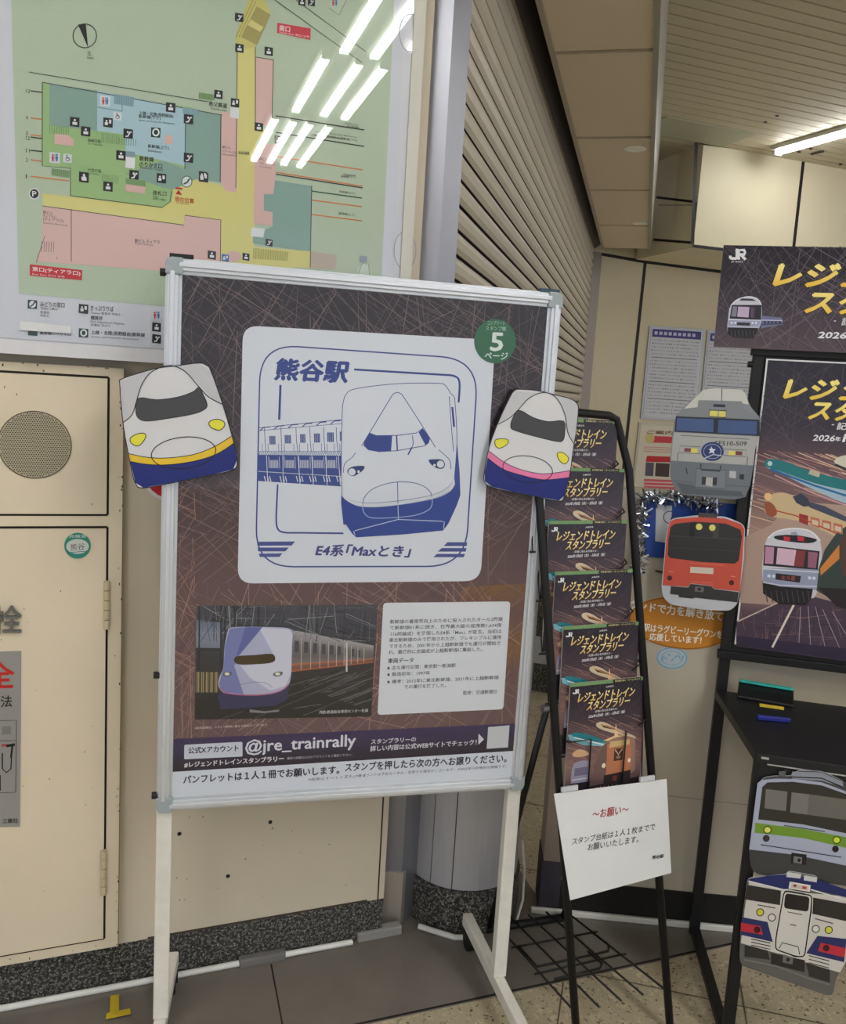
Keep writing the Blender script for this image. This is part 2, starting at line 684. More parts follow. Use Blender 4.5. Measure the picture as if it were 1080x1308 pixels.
# low soffit along the shutter
g = M()
sl, sr = .095, .455
def sof(t, n_, z):
    p = S0 + SD * t + SN * n_
    return V((p.x, p.y, z))
T1 = (flr(769, 317, ZS) - S0).dot(SD)
js = [(flr(775, y, ZS) - S0).dot(SD) for y in (66, 176, 243, 288)]
edges = [-.9] + js + [T1]
for a, b in zip(edges, edges[1:]):
    g.hexa([sof(a + .017, sl, ZS), sof(a + .017, sr - .02, ZS), sof(b - .017, sr - .02, ZS), sof(b - .017, sl, ZS)] +
           [sof(a + .017, sl, ZS + .03), sof(a + .017, sr - .02, ZS + .03), sof(b - .017, sr - .02, ZS + .03), sof(b - .017, sl, ZS + .03)], (226, 210, 186))
g.hexa([sof(-.9, sl, ZS + .02), sof(-.9, sr - .025, ZS + .02), sof(T1 - .01, sr - .025, ZS + .02), sof(T1 - .01, sl, ZS + .02)] +
       [sof(-.9, sl, ZC), sof(-.9, sr - .025, ZC), sof(T1 - .01, sr - .025, ZC), sof(T1 - .01, sl, ZC)], (14, 12, 10))
struct(g.fin('ceiling_soffit', 'panel'))
g = M()
g.hexa([sof(-.9, sr - .02, ZS - .006), sof(-.9, sr, ZS - .006), sof(T1, sr, ZS - .006), sof(T1, sr - .02, ZS - .006)] +
       [sof(-.9, sr - .02, ZC), sof(-.9, sr, ZC), sof(T1, sr, ZC), sof(T1, sr - .02, ZC)], (160, 156, 142))
g.hexa([sof(-.9, sl - .012, ZS - .01), sof(-.9, sl + .006, ZS - .01), sof(T1, sl + .006, ZS - .01), sof(T1, sl - .012, ZS - .01)] +
       [sof(-.9, sl - .012, ZS + .05), sof(-.9, sl + .006, ZS + .05), sof(T1, sl + .006, ZS + .05), sof(T1, sl - .012, ZS + .05)], (170, 158, 138))
struct(g.fin('trim_4', 'paint'))
for i, (px, py) in enumerate(((811, 190), (817, 285))):
    c = flr(px, py, ZS)
    t = thing('downlight', ('round recessed downlight, unlit, in the nearer soffit panel', 'round recessed downlight, unlit, at the far end of the soffit')[i], 'downlight', c, 'soffit downlights')
    g = M()
    n = 28
    for k in range(n):
        a0, a1 = 2 * math.pi * k / n, 2 * math.pi * (k + 1) / n
        q = lambda a, r, z: c + V((r * math.cos(a), r * math.sin(a), z))
        g.hexa([q(a0, .036, -.006), q(a0, .052, -.003), q(a1, .052, -.003), q(a1, .036, -.006), q(a0, .036, 0), q(a0, .052, 0), q(a1, .052, 0), q(a1, .036, 0)], (246, 244, 236))
    g.fin('trim_ring', 'paint', t)
    g = M()
    g.cyl(c - Z * .0035, Z, .037, .003, (250, 248, 240))
    g.fin('reflector', 'paint', t)

# rolling shutter: curtain, guide posts, dark slot above
sh = thing('rolling_shutter', 'closed beige slatted rolling shutter running down the passage', 'shutter', S0)
g = M()
pitch = .064
prof = [(0.0, -.016), (.10, -.016), (.13, -.006), (.30, .003), (.58, .007), (.84, .002), (.97, -.007)]
rows = []
for k in range(1, 43):
    for f_, d_ in prof:
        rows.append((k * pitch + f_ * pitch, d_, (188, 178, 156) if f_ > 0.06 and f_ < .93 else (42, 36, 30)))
kk = len(g.v)
for zz, dd, cc in rows:
    for t in (0.0, SLEN):
        p = S0 + SD * t + SN * dd
        g.v.append((p.x, p.y, zz))
for i in range(len(rows) - 1):
    a = kk + 2 * i
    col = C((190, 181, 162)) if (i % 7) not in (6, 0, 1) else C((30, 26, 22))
    g.face([a, a + 1, a + 3, a + 2], col)
g.fin('curtain', 'shutter', sh)
g = M()
g.hexa([sof(0, -.03, ZS - .0), sof(0, .085, ZS + .09), sof(SLEN, .085, ZS + .09), sof(SLEN, -.03, ZS)] +
       [sof(0, -.03, ZS + .2), sof(0, .085, ZS + .2), sof(SLEN, .085, ZS + .2), sof(SLEN, -.03, ZS + .2)], (26, 22, 19))
g.fin('header', 'black', sh)
g = M()
pw = FD * .085
q = [S1 + SN * .0 - SD * .01, S1 + pw, S1 + pw + SD * .1, S1 + SD * .1 - pw * .3]
g.hexa([V((*p.xy, 0)) for p in q] + [V((*p.xy, ZB + .03)) for p in q], (150, 140, 130))
g.fin('guide_post', 'steel_dull', sh)
A, B = flr(479, 1178), flr(509, 1181)
g = M()
q = [A, B, S0 + SN * .012, S0 + V((-.10, .06, 0))]
g.hexa([V((*p.xy, 0.0)) for p in q] + [V((*p.xy, 3.3)) for p in q], (158, 159, 166))
g.fin('guide_post', 'steel', sh)
g = M()
q = [A - WD * .004 + V((.002, -.006, 0)), B + V((.004, -.005, 0)), B + V((.012, .012, 0)), A + V((0, .01, 0))]
g.hexa([V((*p.xy, 0.0)) for p in q] + [V((*p.xy, .16)) for p in q], (200, 192, 180))
g.fin('kick_plate', 'steel_dull', sh)

# short round stainless column on a granite plinth, beside the near guide post
ctr = flr(583, 1195)
ctr = ctr + V((ctr.x, ctr.y, 0)).normalized() * .172
ctr.z = 0
col_ = thing('round_column', 'short round stainless steel clad column on a speckled granite plinth', 'column', ctr)
g = M()
g.cyl(ctr, Z, .172, .128, (54, 54, 52), 48)
g.fin('plinth', 'granite', col_, smooth=False)
for i, (a0, a1) in enumerate(((-125, -103), (-102, -20), (-19, 234))):
    g = M()
    n = max(3, int((a1 - a0) / 6))
    for k in range(n):
        p0, p1 = (math.radians(a0 + (a1 - a0) * (k + e_) / n) for e_ in (0, 1))
        q = lambda a, r: V((ctr.x + r * math.cos(a), ctr.y + r * math.sin(a), 0))
        qs = [q(p0, .15), q(p0, .163), q(p1, .163), q(p1, .15)]
        g.hexa([p + Z * .13 for p in qs] + [p + Z * 1.05 for p in qs], (190, 190, 194))
    g.fin('cladding_panel', 'steel_light', col_, smooth=False)
g = M()
g.cyl(ctr + Z * .128, Z, .155, .93, (30, 30, 32), 40)
g.fin('core', 'black', col_)

# white cable cover along the foot of the wall
g = M()
q0, q1 = WALL.w(-1.6, 0, .018), WALL.w(.86, 0, .018)
g.tube([q0 - WALL.n * .006 + Z * .010, WALL.w(.5, .010, .012), WALL.w(.7, .012, .014), q1 - WALL.n * .006 + Z * .010], .008, (228, 228, 224), 10)
cc_ = mark(g.fin('cable_cover', 'plastic', bevel=.003), 'long white cable cover along the foot of the granite skirting', 'cable cover')
a = WALL.w(.62, .0, .03)
g = M()
g.box(WALL.w(.615, .013, .013), WD * .12, WALL.n * .024, Z * .024, (120, 118, 118))
g.fin('tape_patch', 'rubber', cc_, bevel=.004)['label'] = 'grey tape patch'
g = M()
pa_, pb_ = flr(455, 1196, .012), flr(511, 1185, .012)
g.bar(pa_, pb_, .03, .03, (150, 148, 146))
g.fin('tape_patch', 'rubber', cc_, bevel=.004)['label'] = 'silvery tape patch at the post foot'
g = M()
g.tube([ctr + V((-.12, -.16, .014)), ctr + V((-.02, -.195, .010)), ctr + V((.06, -.185, .009))], .008, (214, 214, 210))
mark(g.fin('cable', 'plastic'), 'short white cable end lying at the foot of the round column', 'cable')
pts = [flr(672, 1110, .16) + V((.02, .12, 0)), flr(676, 1140), flr(672, 1165), flr(660, 1176)]
g = M()
base = ctr + V((.150, -.03, 0))
g.tube([base + V((.024, .03, .20)), base + V((.034, .01, .12)), base + V((.03, -.03, .05)), base + V((.005, -.09, .006))], .0035, (225, 225, 222))
mark(g.fin('cable', 'plastic'), 'thin white cord hanging beside the granite plinth behind the poster stand', 'cable')

# yellow tape on the floor
g = M()
for pts in (((141, 1276), (152, 1274), (152, 1296), (140, 1297)), ((136, 1298), (166, 1292), (167, 1299), (135, 1306))):
    q = [flr(*p) for p in pts]
    zz = .0075
    g.hexa([V((*p.xy, zz)) for p in q[::-1]] + [V((*p.xy, zz + .0008)) for p in q[::-1]], (206, 178, 50))
mark(g.fin('floor_tape', 'paper'), 'L-shaped yellow tape mark on the grey floor strip', 'tape')

# near wall on the right: black skirting, metal end post
RW = Pl(V((.411, 2.352, 0)), V((.489, -.030, 0)))
g = M(RW)
g.uv = True
ztop = RW.at(808, 626)[1]
g.slab([(.05, -.0), (2.2, -.0), (2.2, -ztop), (.05, -ztop)], .10, (184, 176, 158))
g.line([(.06, -.40), (.60, -.385)], .0015, (120, 108, 90), 1)
struct(g.fin('wall_right', 'panel'))
g = M(RW.moved(.008))
g.uv = True
g.slab([(.04, 0.0), (2.2, 0.0), (2.2, -.105), (.04, -.105)], .02, (34, 33, 32))
struct(g.fin('baseboard_right', 'rubber'))
g = M()
g.box(RW.w(.45, .012, .016), RW.u * .95, RW.n * .012, Z * .018, (222, 220, 212))
mark(g.fin('cable_cover', 'plastic', bevel=.003), 'white cable cover below the black skirting of the right wall', 'cable cover')
g = M()
zt2 = ztop + .02
q = [RW.w(0, 0, .01), RW.w(.052, 0, .01), RW.w(.052, 0, -.11), RW.w(0, 0, -.11)]
g.hexa([V((*p.xy, 0.165)) for p in q] + [V((*p.xy, zt2)) for p in q], (160, 146, 134))
struct(g.fin('trim_5', 'steel_dull'))
g = M()
q = [RW.w(-.003, 0, .013), RW.w(.055, 0, .013), RW.w(.055, 0, -.112), RW.w(-.003, 0, -.112)]
g.hexa([V((*p.xy, 0)) for p in q] + [V((*p.xy, .165)) for p in q], (62, 58, 66))
struct(g.fin('trim_6', 'rubber'))

# dark block standing at the shutter far behind the stand
c = S0 + SD * 2.3 + SN * .12
t = thing('planter_box', 'dark speckled block with pale panel at the shutter foot, behind poster stand', 'planter', c)
g = M()
g.box(c + Z * .24, SD * .5, SN * .22, Z * .48, (58, 60, 56))
g.fin('body', 'granite', t)
g = M()
g.box(c + Z * .22 + SN * .112 - SD * .08, SD * .16, SN * .006, Z * .16, (196, 198, 208))
g.box(c + Z * .22 - SD * .252, SD * .006, SN * .2, Z * .14, (196, 198, 208))
g.fin('pale_panel', 'plastic', t)

# ------------------------------------------------------------------ fluorescent lights on the ceiling
TD = V((.4352, -.9003, 0)).normalized()
TX = V((-TD.y, TD.x, 0))
def fixture(p, offs, ln, label, group='ceiling fluorescent fixtures'):
    """p: near end, on the ceiling; offs: sideways places of the tubes"""
    p = V((p.x, p.y, ZC))
    t = thing('fluorescent_fixture', label, 'ceiling light', p, group)
    lo, hi = min(offs) - .05, max(offs) + .05
    mid = p + TX * ((lo + hi) / 2) + TD * (ln / 2)
    g = M()
    g.box(mid - Z * .012, TD * (ln + .06), TX * (hi - lo), Z * .03, (228, 224, 212))
    g.fin('housing', 'paint', t, bevel=.004)
    for o in offs:
        g = M()
        a = p + TX * o - Z * .040
        g.box(a + TD * ln / 2, TD * ln, TX * .050, Z * .022, (240, 240, 240))
        g.fin('tube', 'tube', t)
        for e in (0.0, ln):
            h = M()
            h.box(a + TD * e, TD * .02, TX * .066, Z * .04, (220, 218, 210))
            h.fin('socket', 'paint', t)
    return t
L1 = V((2.38, -1.75, ZC))
fixture(V((1.42, .09, 0)) - TD * .62, (0, .178), 1.30, 'twin tube ceiling light above the viewer, first of its row')
fixture(V((1.86, -.54, 0)), (-.20, 0, .15), 1.14, 'three tube ceiling light behind the viewer, middle of the row')
fixture(V((2.36, -1.76, 0)), (-.225, -.09, .03, .17), 1.39, 'four tube ceiling light behind the viewer, last of the row')
fixture(V((1.80, .0, 0)), (0.04,), .24, 'short ceiling tube beside the twin tube light')
for i, (x, y) in enumerate(((-.9, .4), (-1.4, -1.6))):  # extra unseen fixtures on the left, added for general illumination
    fixture(V((x, y, 0)), (0, .15), 1.25, ('added unseen ceiling light for general fill over the left wall, nearer the map', 'added unseen ceiling light for general fill over the left wall, far behind the viewer')[i])
for i, (x, y) in enumerate(((4.6, 4.4), (3.6, 2.2))):  # unseen fixtures added to throw more light into the right of the hall
    fixture(V((x, y, 0)), (0, .15), 1.25, ('added ceiling light outside the right edge, brightening the far hall', 'added ceiling light outside the right edge, brightening the near hall')[i])
# the one in the picture, reaching the upper wall
p = flr(985, 190, ZC)
fixture(p + TD * .06, (0, ), 1.35, 'single lit fluorescent ceiling light near the upper far wall')

# ================================================================== STATION MAP ON THE LEFT WALL
MAP = Pl(W0 + WALL.n * .055, WD)
mp_ = thing('station_map', 'large green and pink station floor map in a pale frame on the left wall', 'map board', WALL.w(.4, 1.9, .02))
g = M(MAP)
g.uv = True
TL = MAP.at(-60, -80); BRm = MAP.at(525, 352); BLm = MAP.at(0, 451)
ml, mr = -.35, MAP.at(523, 352)[0]
mb, mt = BLm[1], 2.75
g.slab([(ml, -mt), (mr, -mt), (mr, -mb), (ml, -mb)], .05, (214, 216, 222))
g.fin('backboard', 'plastic', mp_)
# frame: right strip and bottom strip
g = M(MAP.moved(.006))
g.uv = True
x0 = MAP.at(510, 352)[0]
g.slab([(x0, -mt), (mr + .002, -mt), (mr + .002, -mb), (x0, -mb)], .058, (206, 204, 192))
g.fin('frame', 'paint', mp_)
g = M(MAP.moved(.006))
g.uv = True
y1 = MAP.at(1, 431)[1]
g.slab([(ml, -y1), (x0, -y1), (x0, -mb), (ml, -mb)], .058, (222, 222, 226))
g.line([(ml, -y1 + .001), (x0, -y1 + .001)], .0025, (176, 178, 186), 1)
g.fin('frame', 'paint', mp_)

g = M(MAP.moved(.0008))
def zz3(p): return g.z(0, 180, 4)
g.slab([(-40, -60), (520, -60), (502, 345), (207, 443), (0, 429), (-40, 428)], .0005, (212, 214, 224))
GREEN, LG, TEAL, BLUE, YEL, PINK = (184, 200, 176), (158, 192, 134), (138, 170, 160), (172, 202, 214), (218, 211, 134), (220, 184, 178)
g.poly([(13, -60), (506, -60), (487, 352), (400, 400), (207, 391), (24, 375)], GREEN, 1)
g.poly([(54, 105), (254, 139), (237, 138), (236, 216), (219, 257), (207, 265), (90, 250), (90, 215), (54, 212)], LG, 2)
g.poly([(237, 138), (284, 147), (282, 233), (253, 229), (222, 242), (209, 240), (160, 222), (207, 205), (236, 216)], TEAL, 3)
g.poly([(63, 107), (124, 115.5), (124, 167), (63, 160)], TEAL, 3)
g.poly([(124, 115.5), (237, 138), (237, 212), (160, 194), (160, 172), (124, 167)], BLUE, 4)
g.line([(124, 137), (156, 142)], .8, (90, 120, 130), 5); g.line([(156, 121), (156, 142)], .8, (90, 120, 130), 5)
g.poly([(54, 247), (90, 251), (207, 265), (219, 257), (221, 242), (250, 229), (290, 238), (301, 240), (303, 60), (326, 60), (326, 160), (340, 166), (327, 182), (324, 350), (282, 345), (282, 283), (240, 275), (236, 288), (55, 263)], YEL, 3)
g.poly([(54, 263), (235, 287.5), (236, 275), (282, 281), (281, 345), (240, 352), (207, 346), (45, 334), (54, 312)], PINK, 5)
g.poly([(283, 142), (303.5, 146), (302, 246), (288, 244), (282, 233)], PINK, 5)
g.poly([(327, 73), (349, 76.5), (347, 163), (326, 158)], PINK, 5)
g.poly([(329, 183), (353, 185), (351, 230), (349, 248), (336.6, 248), (336.6, 269), (348, 271), (348, 288), (324, 286), (325, 196)], PINK, 5)
g.poly([(351, 230.5), (398, 237.5), (397, 322), (323, 311), (323, 300), (348, 289), (348, 271), (337, 269), (337, 248), (349, 248)], TEAL, 4)
g.poly([(323, 315), (397, 321), (395.5, 342), (323, 342)], YEL, 4)
g.poly([(397, 321), (430, 326), (428, 344), (396, 342)], (190, 176, 160), 4)
K = (52, 54, 52)
for pl_ in ([(37, 92), (266, 130)], [(351, 0), (462, 80)], [(378, 0), (467, 66)], [(54, 105), (54, 212), (90, 215), (90, 250)], [(91, 267), (91, 334)], [(54, 263), (235, 287.5), (236, 275), (282, 281), (281, 345)],
            [(303, 62), (301, 240)], [(398, 237), (396, 342)], [(282, 147), (281, 233)], [(326, 60), (326, 160)], [(237, 138), (236, 216)], [(54, 105), (284, 147)], [(90, 250), (207, 265), (217, 258), (219, 244)], [(349, 76), (347, 163)], [(327, 73), (349, 76.5)]):
    g.line(pl_, .9, K, 6)
OR = (214, 128, 78)
for x0_, y0_, x1_, y1_, c in ((39, 116, 54, 118, K), (39, 150.5, 54, 152.5, OR), (39, 172, 54, 174, OR), (39, 175, 54, 177, K), (39, 192, 54, 193.5, K), (39, 204, 54, 206, OR), (39, 225, 88, 231, OR),
                              (352, 148, 465, 166, K), (352, 169, 465, 187, K), (354, 200, 463, 217, OR), (352, 220, 463, 238, OR), (352, 222.5, 463, 240, K), (398, 244, 462, 253, (50, 100, 70)), (398, 255.5, 462, 264, OR), (398, 274, 462, 282, OR)):
    g.line([(x0_, y0_), (x1_, y1_)], 1.5, c, 6)
for y, t in ((116, '13'), (150, '4'), (170, '3'), (176, '12'), (192, '11'), (204, '2'), (225, '1')):
    g.text(t, (33, y + 2.5), (33 + (2.5 * len(t) if t != '1' else 1.3), y + 3), 5, K, 7)
# compass
g.z(0, 0, 4)
g.ring(433, 183, 60, 61, 5, K, 7)
g.poly([(398, 125), (438, 122), (450, 243)], (30, 32, 30), 7)
g.text('北', (445, 284), (466, 286), 24, K, 7)
g.text('North', (445, 300), (478, 302), 11, K, 7)
IC = (38, 38, 46)
def icon(x, y, sz=48, kind=0, col=IC, fg=(226, 228, 230)):
    h = sz / 2
    g.poly([(x - h, y - h - 2), (x + h, y - h + 4), (x + h - 1, y + h + 4), (x - h - 1, y + h - 2)], col, 8)
    if kind == 0:
        g.ell(x, y - h * .35, h * .25, h * .25, fg, 9, 0, 10)
        g.poly([(x - h * .5, y), (x + h * .5, y + 2), (x + h * .5, y + h * .7), (x - h * .5, y + h * .6)], fg, 9)
    elif kind == 1:
        g.line([(x - h * .6, y + h * .6), (x - h * .1, y + h * .6), (x + h * .4, y - h * .3), (x + h * .7, y - h * .3)], h * .3, fg, 9)
        g.ell(x - h * .1, y - h * .3, h * .2, h * .25, fg, 9, 0, 10)
    elif kind == 2:
        g.ell(x - h * .35, y - h * .3, h * .22, h * .22, fg, 9, 0, 10)
        g.poly([(x - h * .7, y - h * .05), (x, y), (x - h * .05, y + h * .6), (x - h * .7, y + h * .55)], fg, 9)
        g.poly([(x + h * .2, y - h * .6), (x + h * .7, y - h * .5), (x + h * .65, y + h * .3), (x + h * .2, y + h * .2)], fg, 9)
    elif kind == 3:   # toilets
        for dx, c in ((-.38, (206, 50, 70)), (.38, (50, 110, 180))):
            g.ell(x + h * dx, y - h * .5, h * .2, h * .2, c, 9, 0, 10)
            g.poly([(x + h * (dx - .25), y - h * .25), (x + h * (dx + .25), y - h * .22), (x + h * (dx + .12), y + h * .75), (x + h * (dx - .12), y + h * .75)], c, 9)
        g.line([(x, y - h * .7), (x, y + h * .7)], h * .1, (90, 90, 100), 9)
    elif kind == 4:   # wheelchair
        g.ring(x, y + h * .25, h * .42, h * .42, h * .14, (50, 52, 60), 9, 0, 14)
        g.line([(x - h * .15, y - h * .5), (x - h * .1, y), (x + h * .35, y + h * .05), (x + h * .5, y + h * .5)], h * .16, (50, 52, 60), 9)
        g.ell(x - h * .15, y - h * .65, h * .15, h * .15, (50, 52, 60), 9, 0, 8)
WH = (216, 222, 226)
for x, y, k in ((382, 622, 0), (438, 670, 0), (552, 625, 2), (655, 682, 1), (618, 793, 0), (872, 548, 0), (963, 608, 1), (963, 805, 1), (685, 893, 1), (825, 910, 2), (1040, 905, 2), (428, 902, 0)):
    icon(x, y, 48, k)
icon(537, 515, 52, 3, WH); icon(280, 805, 54, 3, WH); icon(345, 808, 44, 4, WH); icon(600, 592, 42, 4, WH)
g.poly([(772, 650), (820, 654), (818, 704), (771, 700)], (40, 70, 66), 8)
g.ring(796, 676, 15, 17, 7, (226, 230, 230), 9)
g.poly([(842, 690), (880, 693), (880, 738), (842, 733)], PINK, 8)
g.poly([(642, 800), (690, 806), (688, 862), (640, 856)], (232, 234, 238), 8)
g.poly([(642, 772), (688, 776), (688, 804), (642, 800)], (132, 160, 172), 8)
g.poly([(280, 682), (350, 690), (378, 715), (375, 748), (278, 735)], PINK, 6)
def stairs(q, n, c=(96, 120, 92), fillc=None):
    if fillc: g.poly(q, fillc, 6)
    for i in range(n + 1):
        t = i / n
        a = tuple(q[0][j] + (q[1][j] - q[0][j]) * t for j in (0, 1))
        b = tuple(q[3][j] + (q[2][j] - q[3][j]) * t for j in (0, 1))
        g.line([a, b], 2.2, c, 7)
stairs([(255, 640), (350, 648), (348, 690), (253, 682)], 8, (92, 130, 84))
stairs([(520, 678), (605, 690), (603, 738), (520, 728)], 8, (92, 130, 84))
stairs([(610, 702), (694, 712), (692, 748), (608, 738)], 7, (92, 130, 84))
stairs([(585, 480), (682, 497), (680, 545), (585, 530)], 8, (110, 140, 150), (132, 168, 180))
stairs([(935, 548), (1010, 560), (1008, 590), (935, 580)], 8, (110, 140, 150), (140, 176, 186))
stairs([(265, 860), (355, 872), (353, 908), (264, 896)], 9, (92, 130, 84), (132, 160, 116))
stairs([(1018, 474), (1078, 482), (1076, 514), (1017, 506)], 6, (92, 130, 84))
g.text('上越・北陸(長野経由)', (710, 588), (885, 606), 22, K, 8, .01)
g.text('新幹線(下り)', (708, 606), (820, 616), 22, K, 8, .01)
g.text('Joetsu and Hokuriku Shinkansen', (708, 620), (893, 640), 12, K, 8)
g.text('新幹線(上り)', (755, 758), (862, 768), 22, K, 8, .01)
g.text('Shinkansen', (755, 774), (826, 782), 11, K, 8)
g.text('新幹線', (712, 822), (785, 828), 26, K, 8, .02)
g.text('のりかえ口', (712, 850), (828, 862), 24, K, 8, .02)
g.text('Shinkansen Transfer', (714, 860), (834, 874), 11, K, 8)
g.text('高崎方面', (448, 724), (515, 732), 18, K, 8); g.text('for Takasaki', (450, 738), (522, 746), 10, K, 8)
g.text('大宮方面', (448, 876), (517, 884), 18, K, 8); g.text('for Omiya', (450, 890), (510, 898), 10, K, 8)
g.z(0, 180, 4)
icon(430, 187, 48, 0); icon(552, 232, 48, 0); icon(685, 176, 42, 1)
stairs([(522, 168), (603, 178), (602, 220), (522, 210)], 8, (92, 130, 84))
g.poly([(642, 220), (742, 235), (740, 270), (641, 256)], PINK, 8)
g.poly([(642, 190), (742, 204), (742, 232), (642, 218)], (124, 160, 110), 8)
g.ring(175, 270, 25, 26, 5, (226, 230, 230), 9); g.ell(175, 270, 27, 28, IC, 8); g.text('P', (165, 283), (186, 285), 27, (226, 230, 230), 9, .02)
g.ell(954, 208, 26, 28, (226, 232, 230), 8); g.line([(938, 220), (956, 212), (968, 192)], 8, (40, 70, 66), 9); g.ring(954, 208, 26, 28, 4, (40, 90, 80), 9)
RED = (196, 44, 48)
g.poly([(897, 236), (932, 240), (932, 249), (896, 246)], RED, 8)
g.poly([(912, 250), (930, 276), (896, 272)], RED, 8)
g.text('現在位置', (893, 308), (990, 320), 25, (200, 84, 50), 8, .02)
g.text('You are here', (897, 318), (965, 328), 10, (200, 84, 50), 8)
g.text('改札口', (780, 276), (850, 282), 24, K, 8, .01)
g.text('Gate', (780, 288), (805, 291), 10, K, 8); g.text('检票口 개찰구', (780, 300), (848, 308), 11, K, 8)
g.text('駅ビル', (220, 374), (270, 379), 18, K, 8); g.text('ティアラ21', (220, 392), (285, 398), 15, K, 8); g.text('(ティアラ口)', (220, 410), (325, 420), 18, K, 8); g.text('Station Building', (220, 424), (343, 438), 10, K, 8)
g.text('駅ビル ティアラ', (688, 520), (815, 528), 20, K, 8, .01); g.text('Station Building', (688, 530), (780, 538), 10, K, 8)
g.poly([(152, 630), (420, 660), (418, 712), (152, 688)], (200, 36, 46), 8)
g.text('東口(ティアラ口)', (165, 668), (410, 692), 26, (240, 232, 232), 9, .02)
g.text('East Exit 东口 동쪽', (165, 684), (330, 700), 10, (240, 222, 222), 9)
stairs([(215, 512), (275, 516), (272, 570), (212, 566)], 5, (80, 70, 68)); stairs([(195, 585), (292, 592), (290, 606), (192, 600)], 1, (80, 70, 68))
g.line([(228, 487), (185, 622)], 2.5, K, 8)
# legend
DG = (40, 70, 66)
def leg(x, y, c=DG):
    g.poly([(x - 24, y - 24), (x + 24, y - 20), (x + 23, y + 24), (x - 25, y + 21)], c, 8)
leg(166, 835); g.ell(166, 835, 17, 18, (222, 228, 228), 9); g.line([(155, 845), (168, 838), (178, 822)], 7, DG, 10)
g.text('みどりの窓口', (205, 846), (330, 852), 26, K, 8, .01); g.text('Ticket Office', (205, 860), (294, 866), 12, K, 8); g.text('售票处', (205, 882), (254, 885), 14, K, 8); g.text('매표소', (205, 898), (250, 901), 12, K, 8)
leg(427, 857, IC); icon(427, 857, 46, 2)
g.text('きっぷうりば', (463, 866), (580, 872), 26, K, 8, .01); g.text('Tickets 售票处 매표소', (463, 884), (616, 894), 13, K, 8)
g.text('精算機', (463, 914), (525, 918), 22, K, 8, .01); g.text('Fare Adjustment Machine', (463, 930), (635, 942), 12, K, 8); g.text('补票机 정산기', (463, 946), (560, 952), 13, K, 8)
leg(427, 981); g.ring(427, 981, 14, 15, 7, (222, 228, 228), 9)
g.text('上越・北陸(長野経由)新幹線', (465, 990), (740, 1005), 24, K, 8, .02); g.text('Joetsu and Hokuriku Shinkansen', (465, 1006), (708, 1020), 11, K, 8)
icon(800, 890, 50, 3, (212, 214, 224)); icon(800, 950, 44, 0); icon(800, 1010, 44, 1)
leg(168, 972); g.text('新幹線のりかえ口', (205, 990), (362, 996), 20, (50, 52, 60), 8, .02)
# upper right part of the map
g.z(250, 0, 3.724)
g.poly([(268, -60), (300, -60), (355, 60), (290, 215), (265, 230), (200, 232), (187, 180)], (206, 200, 118), 6)
g.poly([(290, 30), (355, 70), (290, 215), (215, 175)], (170, 160, 96), 7)
g.poly([(262, 92), (322, 130), (306, 152), (246, 118)], YEL, 8)
g.line([(285, 5), (205, 175)], 3, (150, 140, 90), 8); g.line([(272, 0), (190, 178)], 3, (150, 140, 90), 8)
g.poly([(388, 108), (546, 135), (545, 190), (386, 156)], (206, 60, 76), 8)
g.text('南口', (397, 146), (447, 154), 28, (236, 216, 216), 9, .03); g.text('South Exit 南口 남쪽', (397, 158), (540, 182), 11, (236, 216, 216), 9)
for x, y, k in ((207, 82, 1), (208, 228, 0), (347, 243, 0), (108, 448, 0), (187, 488, 2), (300, 603, 0), (395, 665, 0), (35, 835, 2)):
    icon(x, y, 40, k)
g.poly([(638, -20), (720, -20), (680, 72), (634, 38)], (188, 202, 180), 7); g.line([(716, 0), (680, 72), (634, 38)], 2, K, 8); icon(660, 12, 40, 3, (188, 202, 180))
icon(505, 8, 34, 0); icon(550, 10, 34, 1)
g.poly([(164, 508), (207, 514), (205, 566), (162, 558)], (222, 226, 228), 9)
g.text('秩父鉄道', (62, 504), (148, 516), 24, K, 9, .02); g.text('Chichibu Line', (70, 520), (145, 530), 10, K, 9)
stairs([(18, 440), (88, 450), (86, 478), (17, 468)], 6, (92, 130, 84), (140, 170, 120))
g.text('駅ビル', (126, 706), (165, 710), 14, K, 9); g.text('アズ・イースト', (126, 724), (190, 732), 12, K, 9); g.text('Station Building', (126, 738), (192, 746), 8, K, 9)
g.text('駅ビル', (302, 762), (340, 766), 14, K, 9); g.text('アズ・ウエスト', (302, 782), (378, 790), 12, K, 9); g.text('Station Building', (302, 796), (360, 804), 8, K, 9)
g.text('自由通路', (204, 732), (255, 738), 16, K, 9)
g.text('秩父鉄道線', (718, 606), (775, 615), 13, K, 8); g.text('Chichibu Line', (708, 588), (770, 598), 8, K, 8)
g.text('上越・北陸(長野経由)新幹線(下り)', (545, 646), (768, 676), 13, K, 8, .01); g.text('Joetsu and Hokuriku Shinkansen', (568, 630), (768, 658), 8, K, 8)
g.text('高崎線(下り)', (690, 846), (762, 850), 14, K, 8); g.text('Takasaki Line', (700, 832), (762, 838), 8, K, 8)
g.z(240, 150, 3.6)
icon(110, 632, 38, 0); icon(172, 645, 32, 2, (60, 110, 176)); icon(267, 640, 32, 0); icon(373, 575, 32, 1)
g.ell(208, 640, 36, 26, PINK, 7)
g.poly([(292, 506), (354, 512), (346, 552), (288, 546)], (224, 228, 230), 9)
stairs([(302, 600), (460, 618), (456, 660), (300, 650)], 14, (150, 146, 90), (196, 190, 110))
g.text('新幹線(上り)', (695, 348), (768, 356), 13, K, 8); g.text('高崎線(上り)', (692, 448), (768, 456), 13, K, 8)
g.poly([(780, 700), (800, 672), (830, 674), (836, 730), (778, 730)], (206, 216, 200), 7); g.line([(782, 720), (800, 672), (830, 674), (834, 725)], 2.5, (120, 130, 120), 8)
